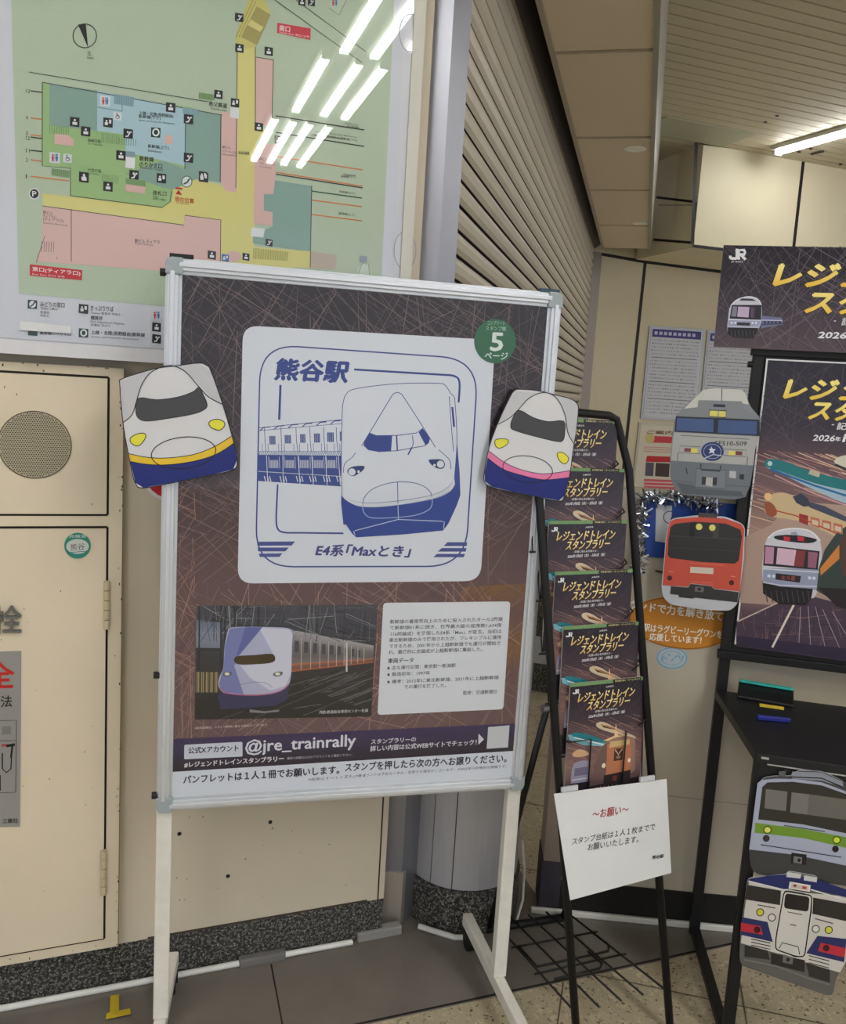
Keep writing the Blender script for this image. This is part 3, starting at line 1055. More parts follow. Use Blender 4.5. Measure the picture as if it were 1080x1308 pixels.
g.poly([(790, 636), (822, 638), (822, 668), (790, 666)], (150, 160, 176), 8)
g.fin('map_sheet', 'print', mp_)
g = M(MAP.moved(.004))
g.uv = True
g.film([(ml, -mt), (x0, -mt), (x0, -y1), (ml, -y1)])
g.fin('acrylic_cover', 'acrylic', mp_)
for px, py in ((524, 42), (517, 320)):
    g = M(MAP.moved(.0045))
    g.ring(px, py, 14, 24, 1.0, (150, 156, 160), 2, 0, 26)
    g.fin('notch', 'plastic', mp_)
g = M(MAP.moved(.0052))
g.z(0, 180, 4)
g.slab([(100, 918), (362, 948), (362, 984), (98, 966)], .001, (222, 224, 226))
g.fin('paper_strip', 'paper', mp_)

# ================================================================== HYDRANT CABINET
CAB = Pl(W0 + WALL.n * .03, WD)
cb = thing('hydrant_cabinet', 'cream steel fire hydrant cabinet with a round speaker grille in the left wall', 'cabinet', CAB.w(-.2, .2))
PAINT = (228, 214, 188)
cl, crr = -.45, CAB.at(155, 860)[0]
ct, cbm = CAB.at(0, 461)[1], CAB.at(144, 1210)[1]
g = M(CAB)
g.uv = True
g.slab([(cl, -ct), (crr, -ct), (crr, -cbm), (cl, -cbm)], .028, PAINT)
for k in range(60):
    a, b = (crr - abs(random.gauss(0, .006)), random.uniform(cbm, ct)) if k < 34 else (random.uniform(cl, crr), random.choice([cbm + .012, ct - .006]) + random.gauss(0, .006))
    g.ell(min(a, crr - .001), -min(max(b, cbm + .002), ct - .002), random.uniform(.0006, .002), random.uniform(.0008, .0035), (72, 52, 36), 1, 0, 7)
g.line([(crr - .0008, -ct), (crr - .0008, -cbm)], .0016, (120, 98, 70), 1)
g.fin('frame', 'paint', cb, bevel=.0015)
def door(name, x1, ytop, ybot, chips, seed):
    g = M(CAB.moved(.004))
    g.uv = True
    rnd = random.Random(seed)
    g.slab([(cl + .02, -ytop), (x1, -ytop), (x1, -ybot), (cl + .02, -ybot)], .004, PAINT)
    for k in range(chips):
        a, b = rnd.uniform(cl + .05, x1 - .004), rnd.uniform(ybot + .01, ytop - .01)
        g.ell(a, -b, rnd.uniform(.0005, .0014), rnd.uniform(.0006, .003), rnd.choice([(96, 70, 48), (140, 110, 76), (120, 116, 108)]), 1, rnd.uniform(-.5, .5), 7)
    ob = g.fin(name, 'paint', cb)
    return ob
def seam(x1, ytop, ybot):
    g = M(CAB)
    g.uv = True
    for a, b in (((cl, -ytop), (x1, -ytop)), ((x1, -ytop), (x1, -ybot)), ((cl, -ybot), (x1, -ybot))):
        g.line([a, b], .005, (38, 30, 24), 2)
    return g
xd = CAB.at(137, 700)[0]
u0, u1 = CAB.at(100, 480)[1], CAB.at(60, 657.5)[1]
d0, d1 = CAB.at(60, 673.5)[1], CAB.at(131, 1199)[1]
s1, s2 = seam(xd, u0, u1), seam(xd, d0, d1)
s1.fin('seam', 'rubber', cb); s2.fin('seam', 'rubber', cb)
up_ = door('speaker_panel', xd - .0025, u0 - .0025, u1 + .0025, 10, 3)
dn_ = door('door', xd - .0025, d0 - .0025, d1 + .0025, 46, 5)
# speaker grille: perforated disc
a0, b0 = CAB.at(45, 568)
g = M(CAB.moved(.0055))
g.uv = True
R_ = CAB.at(91, 568)[0] - a0
g.slab(ellp(a0, -b0, R_, R_, 0, 48), .0015, (186, 176, 150))
n = 15
sp_ = R_ / n
for i in range(-n, n + 1):
    for j in range(-n - 3, n + 4):
        x, y = (i + (j % 2) * .5) * sp_, j * sp_ * .87
        if x * x + y * y < (R_ * .955) ** 2:
            g.ell(a0 + x, -b0 + y, sp_ * .33, sp_ * .33, (52, 46, 38), 1, 0, 6)
g.ring(a0, -b0, R_, R_, .002, (70, 58, 44), 2, 0, 48)
g.fin('speaker_grille', 'paint', up_)
for y0_, y1_, x_ in ((741, 803, 136.5), (1085, 1142, 132.5)):
    p0, p1 = CAB.at(x_ - .5, y1_, .006), CAB.at(x_ + .5, y0_, .006)
    g = M()
    N = 5
    for k in range(N):
        A_ = CAB.w(p0[0], p0[1] + (p1[1] - p0[1]) * k / N, .008)
        B_ = CAB.w(p0[0], p0[1] + (p1[1] - p0[1]) * (k + .93) / N, .008)
        g.cyl(A_, B_ - A_, .0065, (B_ - A_).length, (204, 190, 154), 14)
    g.fin('hinge', 'paint', dn_)
# raised metal character, instruction plate, inspection sticker
g = M(CAB.moved(.012))
vs, fs, *_ = glyphs('栓', .02)
e = M(CAB.moved(.012))
e.base = 0
e.n = -1
e.text('栓', (-10, 810), (28, 810), 36, (122, 124, 118), 0, .012)
k = len(e.v)
top = list(e.v)
e.v += [(x, y, z_ - .006) for x, y, z_ in top]
from collections import Counter
cnt = Counter()
for f_ in list(e.f):
    for i in range(len(f_)):
        cnt[(f_[i], f_[(i + 1) % len(f_)])] += 1
for (i, j), c in list(cnt.items()):
    if (j, i) not in cnt:
        e.face([j, i, i + k, j + k], C(84, 84, 78))
e.fin('raised_letter', 'steel_dull', dn_)
g = M(CAB.moved(.0062))
g.slab([(-60, 834), (27, 832), (25.5, 1056), (-60, 1058)], .0018, (152, 150, 146))
g.text('全', (-19, 879), (18, 878), 33, (196, 44, 40), 2, .03)
g.text('法', (1, 904), (15.5, 903), 15, (36, 34, 34), 2, .015)
g.line([(-40, 921), (21, 920), (20, 1012), (-40, 1014)], 1, (60, 58, 56), 2)
g.poly([(2, 928), (14, 927.5), (14, 938), (2, 938.5)], (128, 128, 126), 2)
g.line([(-40, 947), (21, 946)], .8, (70, 68, 66), 2)
g.line([(3, 962), (3, 982), (8, 987), (14, 982), (15, 958)], 1.6, (30, 28, 28), 3)
g.line([(2, 952), (10, 952)], 3, (186, 70, 60), 3); g.line([(8, 953), (19, 951)], 3.5, (30, 28, 28), 3); g.line([(16, 951), (14, 968)], 2.5, (30, 28, 28), 3)
g.line([(0, 990), (0, 1010)], 2, (30, 28, 28), 3)
g.text('工業社', (3, 1052), (23, 1051), 6, (40, 38, 38), 2, .02)
g.fin('instruction_plate', 'print', dn_)
g = M(CAB.moved(.0058))
g.slab(ellp(99, 697, 17, 16.5), .0008, (46, 142, 122))
g.ell(99, 698, 14.5, 9.5, (204, 212, 206), 1)
g.text('点検済', (88, 687), (110, 687), 4.2, (220, 232, 226), 2)
g.text('熊谷', (90, 704), (108, 702), 9, (70, 74, 76), 2)
g.line([(87, 706), (111, 704)], .8, (60, 110, 140), 2)
g.fin('sticker', 'print_gloss', dn_)

# round red sticker on the wall behind the stand
g = M(WALL.moved(.001))
g.slab(ellp(220, 600, 41, 41), .001, (228, 228, 228))
g.ell(220, 600, 37, 37, (190, 40, 54), 1)
mark(g.fin('wall_sticker', 'print'), 'round red sticker with white rim on the wall behind the yellow striped train', 'sticker')

# ================================================================== POSTER STAND
PD = hdir(14.915)
PO = V((.26615, 1.91732, .09))
POS = Pl(PO, PD)                    # front face of the poster stand
ps = thing('poster_stand', 'white aluminium framed poster stand on legs holding the large station stamp poster', 'poster stand', PO + PD * -.4 - Z * .09)
SILV = (216, 220, 226)
o_ = [POS.at(*p) for p in ((207, 330), (718.5, 371), (670, 1006), (203, 1041))]
xl, xr = (o_[0][0] + o_[3][0]) / 2, (o_[1][0] + o_[2][0]) / 2
yt, yb = (o_[0][1] + o_[1][1]) / 2, (o_[2][1] + o_[3][1]) / 2
fw_ = .032
def frame_bar(horizontal, pos):
    g = M(POS)
    g.uv = True
    # stepped aluminium snap profile
    steps = ((0, fw_, -.022, -.006), (.004, fw_ - .007, -.006, .0), (.009, fw_ - .014, 0, .004))
    for a, b, z0, z1 in steps:
        if horizontal:
            u0, u1 = xl + .026, xr - .026
            v0, v1 = (pos - a, pos - b) if pos == yt else (pos + a, pos + b)
        else:
            v0, v1 = yb + .026, yt - .026
            u0, u1 = (pos + a, pos + b) if pos == xl else (pos - a, pos - b)
        if u0 > u1: u0, u1 = u1, u0
        if v0 > v1: v0, v1 = v1, v0
        g.hexa([(u0, v0, z0), (u1, v0, z0), (u1, v1, z0), (u0, v1, z0), (u0, v0, z1), (u1, v0, z1), (u1, v1, z1), (u0, v1, z1)], SILV)
    return g.fin('frame_rail', 'alu', ps, bevel=.0015)
for h, p in ((1, yt), (1, yb), (0, xl), (0, xr)):
    frame_bar(h, p)
for cx_, cy_, sx, sy in ((xl, yt, 1, -1), (xr, yt, -1, -1), (xl, yb, 1, 1), (xr, yb, -1, 1)):
    g = M(POS.moved(.0035))
    g.uv = True
    w_ = .033
    q = [(cx_, -(cy_ + sy * .012)), (cx_ + sx * .003, -(cy_ + sy * .003)), (cx_ + sx * .012, -cy_), (cx_ + sx * w_, -cy_), (cx_ + sx * w_, -(cy_ + sy * w_)), (cx_, -(cy_ + sy * w_))]
    g.slab(q, .028, (158, 168, 172))
    g.fin('corner_cap', 'plastic', ps, bevel=.003)
for v_ in (yt - .030, yb + .30, yb + .035):
    g = M()
    g.cyl(POS.w(xl + .002, v_, -.010), -PD, .0075, .012, (28, 28, 28), 12)
    g.fin('bolt', 'black', ps)
g = M()
g.box(POS.w(xl + .03, yt + .003, -.012), PD * .045, POS.n * .016, Z * .008, (30, 30, 32)); g.fin('top_clip', 'black', ps)
g = M()
g.box(POS.w(xr - .03, yt + .003, -.012), PD * .045, POS.n * .016, Z * .007, (60, 84, 96)); g.fin('top_clip', 'black', ps)
# back panel
g = M(POS.moved(-.016))
g.uv = True
g.slab([(xl + .01, -yt + .01), (xr - .01, -yt + .01), (xr - .01, -yb - .01), (xl + .01, -yb - .01)], .006, (190, 192, 194))
g.fin('back_panel', 'plastic', ps)
WHT = (226, 224, 214)
LX = (xl + .004, xr - .006)
for i, x in enumerate(LX):
    s_ = 1 if i == 0 else -1
    g = M()
    c = POS.w(x + s_ * .012, 0, -.024)
    g.hexa([c - PD * .016 - POS.n * .013, c + PD * .016 - POS.n * .013, c + PD * .016 + POS.n * .013, c - PD * .016 + POS.n * .013] +
           [c - PD * .016 - POS.n * .013 + Z * (yb + .25), c + PD * .016 - POS.n * .013 + Z * (yb + .25), c + PD * .016 + POS.n * .013 + Z * (yb + .25), c - PD * .016 + POS.n * .013 + Z * (yb + .25)], WHT)
    g.fin('leg', 'whitepaint', ps, bevel=.002)
    c = POS.w(x + s_ * .012, -.018, -.024)
    bk = .255 if i else .225
    g = M()
    back_ = c - POS.n * bk
    if i == 0:
        back_ = V((-.551, 1.952, c.z))
    bd = (c - back_).normalized()
    bk = (c - back_).length
    g.bar(back_, c + bd * .30, .026, .034, WHT)
    ft = g.fin('base_bar', 'whitepaint', ps, bevel=.003)
    for e_ in (-bk + .03, .27):
        g = M()
        q = c + bd * e_
        g.cyl(V((q.x, q.y, .026)) - PD * .010, PD, .026, .020, (30, 30, 32), 20)
        g.box(V((q.x, q.y, .045)), PD * .03, POS.n * .034, Z * .02, (40, 40, 42))
        g.fin('caster', 'rubber', ps, bevel=.002)

# ---- the poster
POST = POS.moved(-.0075)
g = M(POST)
IQ = [(226, 346), (704, 386), (660, 997), (216.6, 1032)]
g.slab(IQ, .002, (60, 50, 58))
FB = [(220.5, 986), (440, 970.7), (659, 959), (657, 997)]
g.grad(IQ, [(30, 24, 31), (42, 33, 40), (74, 58, 62), (104, 80, 80), (112, 86, 86), (110, 84, 84)], 0, 6, 16)
g.grad([(590, 750), (676, 745), (668, 860), (575, 865)], [(128, 92, 60), (104, 78, 76), (134, 92, 50), (112, 84, 80)], 1)
g.poly([(560, 560), (690, 520), (668, 930), (600, 900)], (104, 82, 90), 1) if False else None
HC = [(112, 92, 96), (134, 108, 106), (96, 76, 82), (146, 120, 116), (86, 68, 76)]
g.hatch([(227, 348), (702, 388), (690, 560), (225, 540)], 330, HC[:3] + [(76, 62, 72)], (.3, .75), (.06, .4), 2, seed=4)
g.hatch([(225, 540), (690, 560), (674, 745), (223, 745)], 300, HC, (.3, .75), (.06, .4), 2, seed=5)
g.hatch([(222, 745), (674, 740), (662, 924), (222, 944)], 360, HC + [(176, 138, 128), (164, 130, 120)], (.35, .85), (.06, .4), 2, seed=6)
g.hatch([(222, 545), (250, 545), (248, 940), (221, 944)], 70, [(150, 112, 100), (172, 130, 112)], (.4, .8), (.04, .2), 3, seed=8)
# purple band and white footer
g.grad([(221.8, 944), (662, 924), (659, 959), (220.6, 986)], [(66, 52, 92), (62, 50, 84), (52, 43, 60), (46, 38, 52)], 4)
g.poly([(220.6, 986), (659, 959), (657, 997), (217.5, 1032)], (216, 221, 232), 4)
BLU = (44, 68, 140)
# --- white card
g.z(290, 400, 3.086)
CARD = (216, 220, 230)
g.poly(rr([(62, 48), (1056, 106), (998, 1056), (41, 1066)], 62), CARD, 5)
g.line(rr([(131, 122), (990, 182), (938, 998), (112, 1000)], 150, 10), 5.5, BLU, 6, True)
g.text('熊谷駅', (187, 262), (470, 274), 84, BLU, 6, .06, slant=.12)
g.line([(500, 222)] + [(p[0], p[1]) for p in cr([(850, 243), (895, 248), (915, 272), (912, 352)], 5, False)], 8, BLU, 6)
g.line([(210, 283), (205, 420)], 9, BLU, 6)
g.line([(199, 675)] + cr([(193, 800), (197, 845), (222, 864), (300, 866), (458, 868)], 4, False), 6.5, BLU, 6)
ST = (74, 84, 150)
for q in ([(118, 901), (268, 900), (254, 916), (119, 917)], [(120, 924), (243, 924), (229, 939), (122, 939)], [(124, 948), (218, 947), (206, 961), (129, 961)],
          [(868, 903), (945, 903), (944, 918), (853, 918)], [(845, 926), (943, 926), (940, 940), (829, 940)], [(826, 949), (937, 949), (932, 962), (812, 962)]):
    g.poly(q, ST, 6)
g.text('E4系｢Maxとき｣', (347, 957), (716, 962), 46, (66, 70, 134), 6, .045, slant=.22)
# coaches
g.z(320, 430, 6.228)
g.line([(68, 725), (725, 660)], 5, BLU, 6)
g.line([(68, 748), (725, 692)], 4, BLU, 6)
for k in range(6):
    x = 75 + k * 112
    g.line([(x, 746 - k * 10), (x + 30, 722 - k * 10), (x + 80, 718 - k * 10)], 8, BLU, 6)
for (x0_, y0_, x1_, y1_) in ((148, 790, 198, 858), (270, 783, 322, 850), (392, 775, 435, 845), (503, 770, 552, 843), (608, 762, 662, 838), (705, 755, 724, 830)):
    for i in range(5):
        xa = x0_ + (x1_ - x0_) * i / 5
        g.line([(xa + 4, y0_), (xa + 6, y1_)], (x1_ - x0_) / 6.2, BLU, 6)
for a, b in ((110, 130), (240, 255), (360, 385), (470, 490), (580, 600), (680, 705)):
    g.line([(a, 720), (a + 4, 830), (b - 8, 920)], 5, BLU, 6)
    for dx in (-18, 28):
        g.line([(a + dx, 850), (a + dx + 2, 915)], 4, BLU, 6)
g.poly([(63, 940), (725, 945), (722, 1192), (55, 1148)], BLU, 6)
g.line([(63, 912), (725, 912)], 3, BLU, 6)
for i in range(44):
    x = 66 + i * 15
    g.line([(x, 940), (x + 12, 916)], 5, BLU, 6)
g.line([(60, 1072), (724, 1112)], 4, CARD, 7)
for a, b in ((110, 130), (240, 255), (360, 385), (470, 490), (580, 600), (680, 705)):
    g.line([(a + 16, 945), (b + 3, 1110), (b + 8, 1180)], 5, CARD, 7)
    for dx in (-12, 12, 30):
        g.line([(b + dx - 10, 1110), (b + dx + 2, 1155)], 7, CARD, 7)
for x0_, x1_ in ((155, 215), (280, 340), (395, 460), (505, 570), (612, 670)):
    for i in range(8):
        xa = x0_ + (x1_ - x0_) * i / 7
        g.line([(xa, 982), (xa + 2, 1046)], 4, CARD, 7)
    g.line([(x0_ - 12, 955), (x0_ - 8, 1045)], 3.5, CARD, 7); g.line([(x1_ + 12, 955), (x1_ + 16, 1050)], 3.5, CARD, 7)
# the train front
g.z(430, 470, 5.23)
body = cr([(35, 850), (30, 600), (36, 300), (46, 215), (100, 145), (250, 120), (450, 103), (680, 103), (735, 130), (760, 168), (785, 215), (800, 490), (785, 740), (700, 840), (400, 915), (130, 918)], 4)
g.poly(body, CARD, 8)
low = cr([(30, 845), (60, 882), (140, 922), (250, 930), (400, 917), (560, 890), (690, 855), (775, 790), (788, 720), (803, 500)], 4, False) + [(820, 700), (825, 850), (800, 920), (745, 1040), (710, 1086), (450, 1112), (130, 1132), (105, 1110), (60, 1046), (44, 1046), (28, 900)]
g.poly(low, (48, 72, 148), 9)
g.line(cr([(35, 850), (30, 600), (36, 300), (46, 215), (66, 170), (110, 143), (250, 120), (450, 103), (680, 103), (722, 116), (745, 145), (758, 168), (780, 190), (790, 240), (802, 490), (785, 740)], 4, False), 4.5, BLU, 10)
g.line(cr([(750, 190), (758, 300), (768, 430), (780, 560)], 3, False), 4.5, BLU, 10)
g.poly([(764, 260), (778, 262), (790, 395), (776, 392)], BLU, 10)
g.line([(165, 522), (220, 430), (365, 190)] + cr([(375, 175), (405, 163), (435, 178)], 4, False) + [(450, 200), (560, 370), (658, 530)], 5, BLU, 10)
ws = [(220, 435), (262, 452), (400, 451), (530, 435), (572, 404), (620, 470), (612, 500), (588, 520), (400, 553), (280, 559), (210, 546), (180, 516), (190, 480)]
g.line(ws, 5, BLU, 11, True)
g.poly([(220, 435), (262, 452), (370, 452), (362, 555), (280, 559), (210, 546), (180, 516), (190, 480)], (38, 62, 138), 10)
g.poly([(546, 430), (572, 404), (620, 470), (612, 500), (592, 517)], (38, 62, 138), 10)
g.line([(399, 450), (404, 552)], 9, BLU, 11)
g.line([(505, 450), (510, 505), (497, 545)], 5, BLU, 11); g.line([(502, 530), (475, 580)], 9, BLU, 11)
g.line(cr([(125, 565), (100, 600), (62, 628), (48, 655), (43, 700)], 3, False), 4.5, BLU, 10)
g.line(cr([(680, 547), (730, 590), (755, 620), (762, 675)], 3, False), 4.5, BLU, 10)
g.poly(cr([(72, 680), (110, 658), (182, 655), (176, 682), (140, 710), (105, 724), (76, 708)], 3), (34, 52, 110), 10)
g.ell(101, 695, 24, 24, CARD, 11); g.ell(145, 693, 9, 10, CARD, 11)
g.poly(cr([(612, 618), (640, 610), (700, 612), (722, 640), (712, 668), (685, 674), (642, 656)], 3), (34, 52, 110), 10)
g.ell(692, 643, 24, 24, CARD, 11); g.ell(652, 650, 9, 9, CARD, 11)
hb = cr([(35, 850), (90, 885), (180, 902), (330, 897), (500, 876), (650, 845), (740, 800), (785, 742)], 4, False)
hl = cr([(55, 872), (110, 908), (190, 924), (330, 922), (505, 902), (660, 870), (750, 825), (782, 775)], 4, False)
g.line(hb, 4, BLU, 10)
for i in range(len(hb) - 1):
    for t in (0, .25, .5, .75):
        a = tuple(hb[i][j] * (1 - t) + hb[i + 1][j] * t for j in (0, 1))
        i2 = min(i + 1, len(hl) - 1)
        b = tuple(hl[i][j] * (1 - t) + hl[i2][j] * t for j in (0, 1))
        g.line([a, (b[0] + 6, b[1])], 4.2, CARD, 11)
g.line(cr([(175, 905), (182, 868), (230, 815), (310, 780), (400, 762), (500, 765), (580, 790), (625, 830), (636, 870)], 3, False), 4.5, BLU, 11)
g.line(cr([(175, 905), (175, 950), (200, 988), (250, 1003), (380, 1000), (520, 985), (610, 950), (636, 910), (636, 870)], 3, False), 5, (170, 186, 224), 11)
g.line([(405, 762), (408, 905)], 4.5, BLU, 12); g.line([(408, 905), (411, 1012)], 5, (190, 202, 230), 12)
g.line([(122, 1116), (112, 1094), (125, 1086), (410, 1012), (700, 1024), (718, 1030), (712, 1076)], 5, (200, 208, 230), 11)
# green page badge
g.z(450, 340, 3.6)
g.ell(655, 345, 96, 102, (44, 104, 72), 8, 0, 36)
g.text('5', (634, 388), (688, 390), 82, (222, 232, 228), 9, .03)
g.text('ページ', (607, 426), (712, 430), 32, (216, 228, 222), 9, .03)
g.text('コンプリート', (620, 270), (700, 272), 20, (160, 188, 172), 9, .02); g.text('スタンプ帳', (612, 296), (705, 299), 22, (160, 188, 172), 9, .02)
# photograph of the train
g.z(210, 740, 4.154)
PH = [(170, 140), (1130, 134), (1096, 728), (160, 745)]
g.grad(PH, [(74, 74, 84), (66, 66, 76), (58, 56, 58), (52, 49, 50), (50, 48, 48)], 5)
g.grad([(170, 215), (305, 230), (300, 370), (166, 368)], [(104, 112, 134), (122, 130, 150), (132, 138, 152), (118, 124, 140)], 6)
g.hatch([(172, 142), (1128, 136), (1115, 330), (168, 330)], 130, [(110, 112, 120), (150, 152, 158), (46, 46, 54), (34, 34, 40)], (1, 3.2), (.03, .35), 7, ((0, .05), (1.57, .05), (2.8, .2), (1.2, .2)), seed=11)
for x in (185, 300, 322, 375, 500): g.line([(x, 145), (x - 2, 480)], 8 if x != 375 else 14, (44, 44, 50), 7)
g.line([(168, 370), (300, 372)], 14, (50, 50, 58), 7)
for i in range(16):
    g.line([(166 + i * 8, 492), (165 + i * 8, 600)], 4.5, (176, 158, 112) if i % 3 else (90, 80, 62), 7)
g.hatch([(680, 500), (1108, 460), (1098, 700), (620, 730)], 70, [(86, 82, 84), (104, 100, 100), (40, 38, 38)], (2, 5), (.2, .7), 6, ((.35, .06), (.3, .1)), seed=12)
g.grad([(675, 268), (1110, 352), (1108, 440), (668, 492)], [(168, 164, 166), (120, 116, 118), (104, 96, 96), (150, 140, 140)], 7)
g.grad([(672, 448), (1108, 420), (1108, 442), (668, 492)], [(196, 112, 70), (130, 90, 76), (120, 84, 70), (186, 100, 60)], 8)
for i in range(9):
    x = 690 + i * 52 - i * i * 1.3
    g.poly([(x, 325 + i * 6), (x + 24 - i, 328 + i * 6), (x + 22 - i, 388 + i * 3), (x - 2, 388 + i * 3)], (78, 76, 84), 8)
    g.line([(x + 36, 310 + i * 7), (x + 34, 480 - i * 5)], 3, (196, 186, 180), 9)
g.line([(966, 335), (966, 490)], 9, (206, 200, 196), 9)
tb = cr([(335, 275), (352, 256), (440, 252), (600, 254), (662, 262), (680, 285), (674, 380), (672, 500), (655, 565), (595, 602), (500, 616), (380, 612), (310, 600), (285, 560), (292, 515), (312, 470), (318, 360)], 3)
g.poly(tb, (176, 178, 206), 9)
g.poly([(345, 262), (430, 254), (520, 254), (400, 400), (370, 460), (420, 610), (310, 598), (288, 558), (314, 470), (320, 360)], (122, 128, 180), 10)
g.poly([(500, 256), (660, 264), (678, 290), (672, 500), (640, 566), (560, 590), (450, 520), (400, 455), (570, 440), (585, 410)], (206, 206, 222), 10)
g.poly([(430, 254), (520, 254), (395, 400), (380, 408)], (98, 104, 164), 11)
g.poly(cr([(378, 410), (480, 402), (565, 395), (587, 415), (575, 440), (500, 450), (385, 450)], 3), (72, 56, 28), 11)
g.poly([(300, 600), (400, 616), (520, 616), (610, 600), (660, 560), (650, 640), (580, 672), (300, 690), (282, 620)], (60, 58, 92), 8)
g.line(cr([(290, 572), (320, 600), (400, 612), (520, 612), (610, 594), (660, 556)], 3, False), 6, (190, 110, 140), 11)
for x in (332, 600):
    g.poly(cr([(x - 24, 500), (x, 490), (x + 26, 492), (x + 22, 508), (x, 516), (x - 20, 512)], 3), (104, 104, 120), 11); g.ell(x, 502, 13, 8, (230, 222, 196), 12)
g.line(cr([(400, 560), (470, 545), (540, 552), (572, 575)], 3, False), 2.5, (110, 112, 150), 11)
g.poly([(280, 612), (660, 600), (700, 560), (1098, 700), (1096, 728), (160, 745), (162, 640)], (46, 44, 44), 6)
g.poly([(452, 690), (530, 700), (610, 692), (606, 702), (525, 710), (452, 706)], (136, 134, 140), 8)
g.line([(300, 740), (420, 700)], 3, (96, 90, 88), 7); g.line([(480, 735), (760, 620), (1000, 510)], 3, (92, 88, 88), 7)
g.text('撮影:鉄道総合車両センター社員', (820, 715), (1080, 704), 18, (200, 198, 200), 8, .01)
g.text('※車両画像は、スタンプ図柄と異なる場合がございます。', (160, 796), (550, 778), 13, (206, 190, 186), 8, .01)
# band lettering
g.poly(rr([(105, 878), (413, 862), (414, 940), (104, 955)], 8), (206, 210, 222), 6)
g.text('公式Xアカウント', (126, 926), (392, 912), 34, (58, 50, 76), 7, .045)
g.text('@jre_trainrally', (428, 937), (1012, 903), 84, (220, 220, 228), 6, .025)
g.text('#レジェンドトレインスタンプラリー', (105, 999), (632, 965), 29, (226, 222, 228), 6, .045)
g.text('最新の情報は公式Xアカウントをご確認ください。', (650, 957), (996, 937), 14, (196, 190, 198), 6)
g.text('パンフレットは１人１冊でお願いします。', (100, 1086), (926, 1032), 44, (44, 40, 62), 6, .04)
g.text('※画像はすべてイメージです。', (762, 1070), (1080, 1050), 16, (70, 66, 84), 6)
g.z(440, 740, 3.857)
g.poly(rr([(190, 116), (816, 109), (781, 640), (162, 668)], 18), (218, 221, 228), 6)
TX_ = (74, 74, 84)
for t, a, b in (('新幹線の着席率向上のために投入されたオール2階建', (222, 220), (778, 206)), ('て新幹線E1系に続き、世界最大級の座席数1,634席', (222, 250), (772, 236)),
                ('（16両編成）を確保したE4系「Max」が誕生。当初は', (226, 280), (772, 266)), ('東北新幹線のみで使用されたが、フレキシブルに運用', (218, 310), (770, 295)),
                ('できるため、2001年から上越新幹線でも運行が開始さ', (218, 340), (766, 324)), ('れ、最終的に全編成が上越新幹線に集結した。', (216, 370), (678, 354))):
    g.text(t, a, b, 21, TX_, 7, .012)
g.text('車両データ', (213, 414), (338, 410), 24, (50, 48, 60), 7, .03)
for y, t, x1_ in ((446, '主な運行区間：東京駅～新潟駅', 546), (478, '製造初年：1997年', 420), (514, '備考：2012年に東北新幹線、2021年に上越新幹線', 758)):
    g.ell(216, y - 8, 6, 7, TX_, 7, 0, 10)
    g.text(t, (232, y), (x1_, y - (x1_ - 232) * .04), 20, TX_, 7, .012)
g.text('での運行を終了した。', (292, 540), (500, 532), 20, TX_, 7, .012)
g.text('監修：交通新聞社', (582, 570), (750, 563), 21, TX_, 7, .012)
g.text('スタンプラリーの', (130, 812), (350, 799), 24, (220, 218, 226), 6, .03)
g.text('詳しい内容は公式WEBサイトでチェック！', (126, 848), (648, 815), 27, (220, 218, 226), 6, .03)
g.poly([(659, 760), (686, 788), (658, 815)], (220, 220, 228), 6)
g.poly([(707, 728), (812, 719), (804, 828), (699, 835)], (204, 206, 212), 6)
g.text('スタンプを押したら次の方へお譲りください。', (2, 948), (796, 902), 42, (44, 40, 62), 6, .04)
g.text('です。※本イベントは予告なく中止・変更する場合がございます。※2025年12月現在の情報です。', (0, 978), (798, 928), 15, (70, 66, 84), 6)
poster = g.fin('poster', 'print', ps)
g = M(POS.moved(-.004))
g.uv = True
g.film([(xl + .02, -yt + .02), (xr - .02, -yt + .02), (xr - .02, -yb - .02), (xl + .02, -yb - .02)])
g.fin('clear_cover', 'acrylic', ps)

# ================================================================== TRAIN CUT-OUTS ON THE POSTER STAND
INK = (26, 26, 32)
def grow(pts, d):
    cx_ = sum(p[0] for p in pts) / len(pts); cy_ = sum(p[1] for p in pts) / len(pts)
    return [(x + (x - cx_) / math.hypot(x - cx_, y - cy_) * d, y + (y - cy_) / math.hypot(x - cx_, y - cy_) * d) for x, y in pts]
def shinkansen(g, out, gl_, gr_, hood, wsh, hl_, hr_, st, sb, nose, stripe):
    o = cr(out, 4)
    g.slab(o, .004, (212, 212, 214), (90, 90, 96))
    g.poly(gl_, (190, 190, 194), 1); g.poly(gr_, (192, 192, 196), 1)
    g.line(cr(hood, 4, False), 3.2, INK, 4)
    g.poly(cr(wsh, 3), (66, 66, 68), 3); g.line(cr(wsh, 3), 3, INK, 4, True)
    for h in (hl_, hr_):
        g.poly(cr(h, 3), (226, 220, 60), 3); g.line(cr(h, 3), 3, INK, 4, True)
    s0, s1_ = cr(st, 4, False), cr(sb, 4, False)
    g.poly(s1_ + BOT[g], (24, 36, 116), 1)
    g.poly(s0 + s1_[::-1], stripe, 2)
    g.line(s0, 2.6, INK, 4); g.line(s1_, 2.6, INK, 4)
    g.ring(*nose[:4], 3.2, INK, 5, nose[4], 40)
    g.line(o, 3.4, INK, 5, True)
BOT = {}
CUT = POS.moved(.0125)
g = M(CUT).z(0, 300, 3)
out = [(459, 575), (466, 553), (530, 530), (600, 511), (680, 501), (760, 491), (792, 500), (808, 522), (850, 640), (890, 775), (908, 862), (893, 900), (800, 922), (680, 946), (550, 970), (518, 950), (500, 880), (472, 730)]
BOT[g] = [(907, 862), (893, 899), (800, 921), (680, 945), (550, 969), (519, 950), (502, 880)]
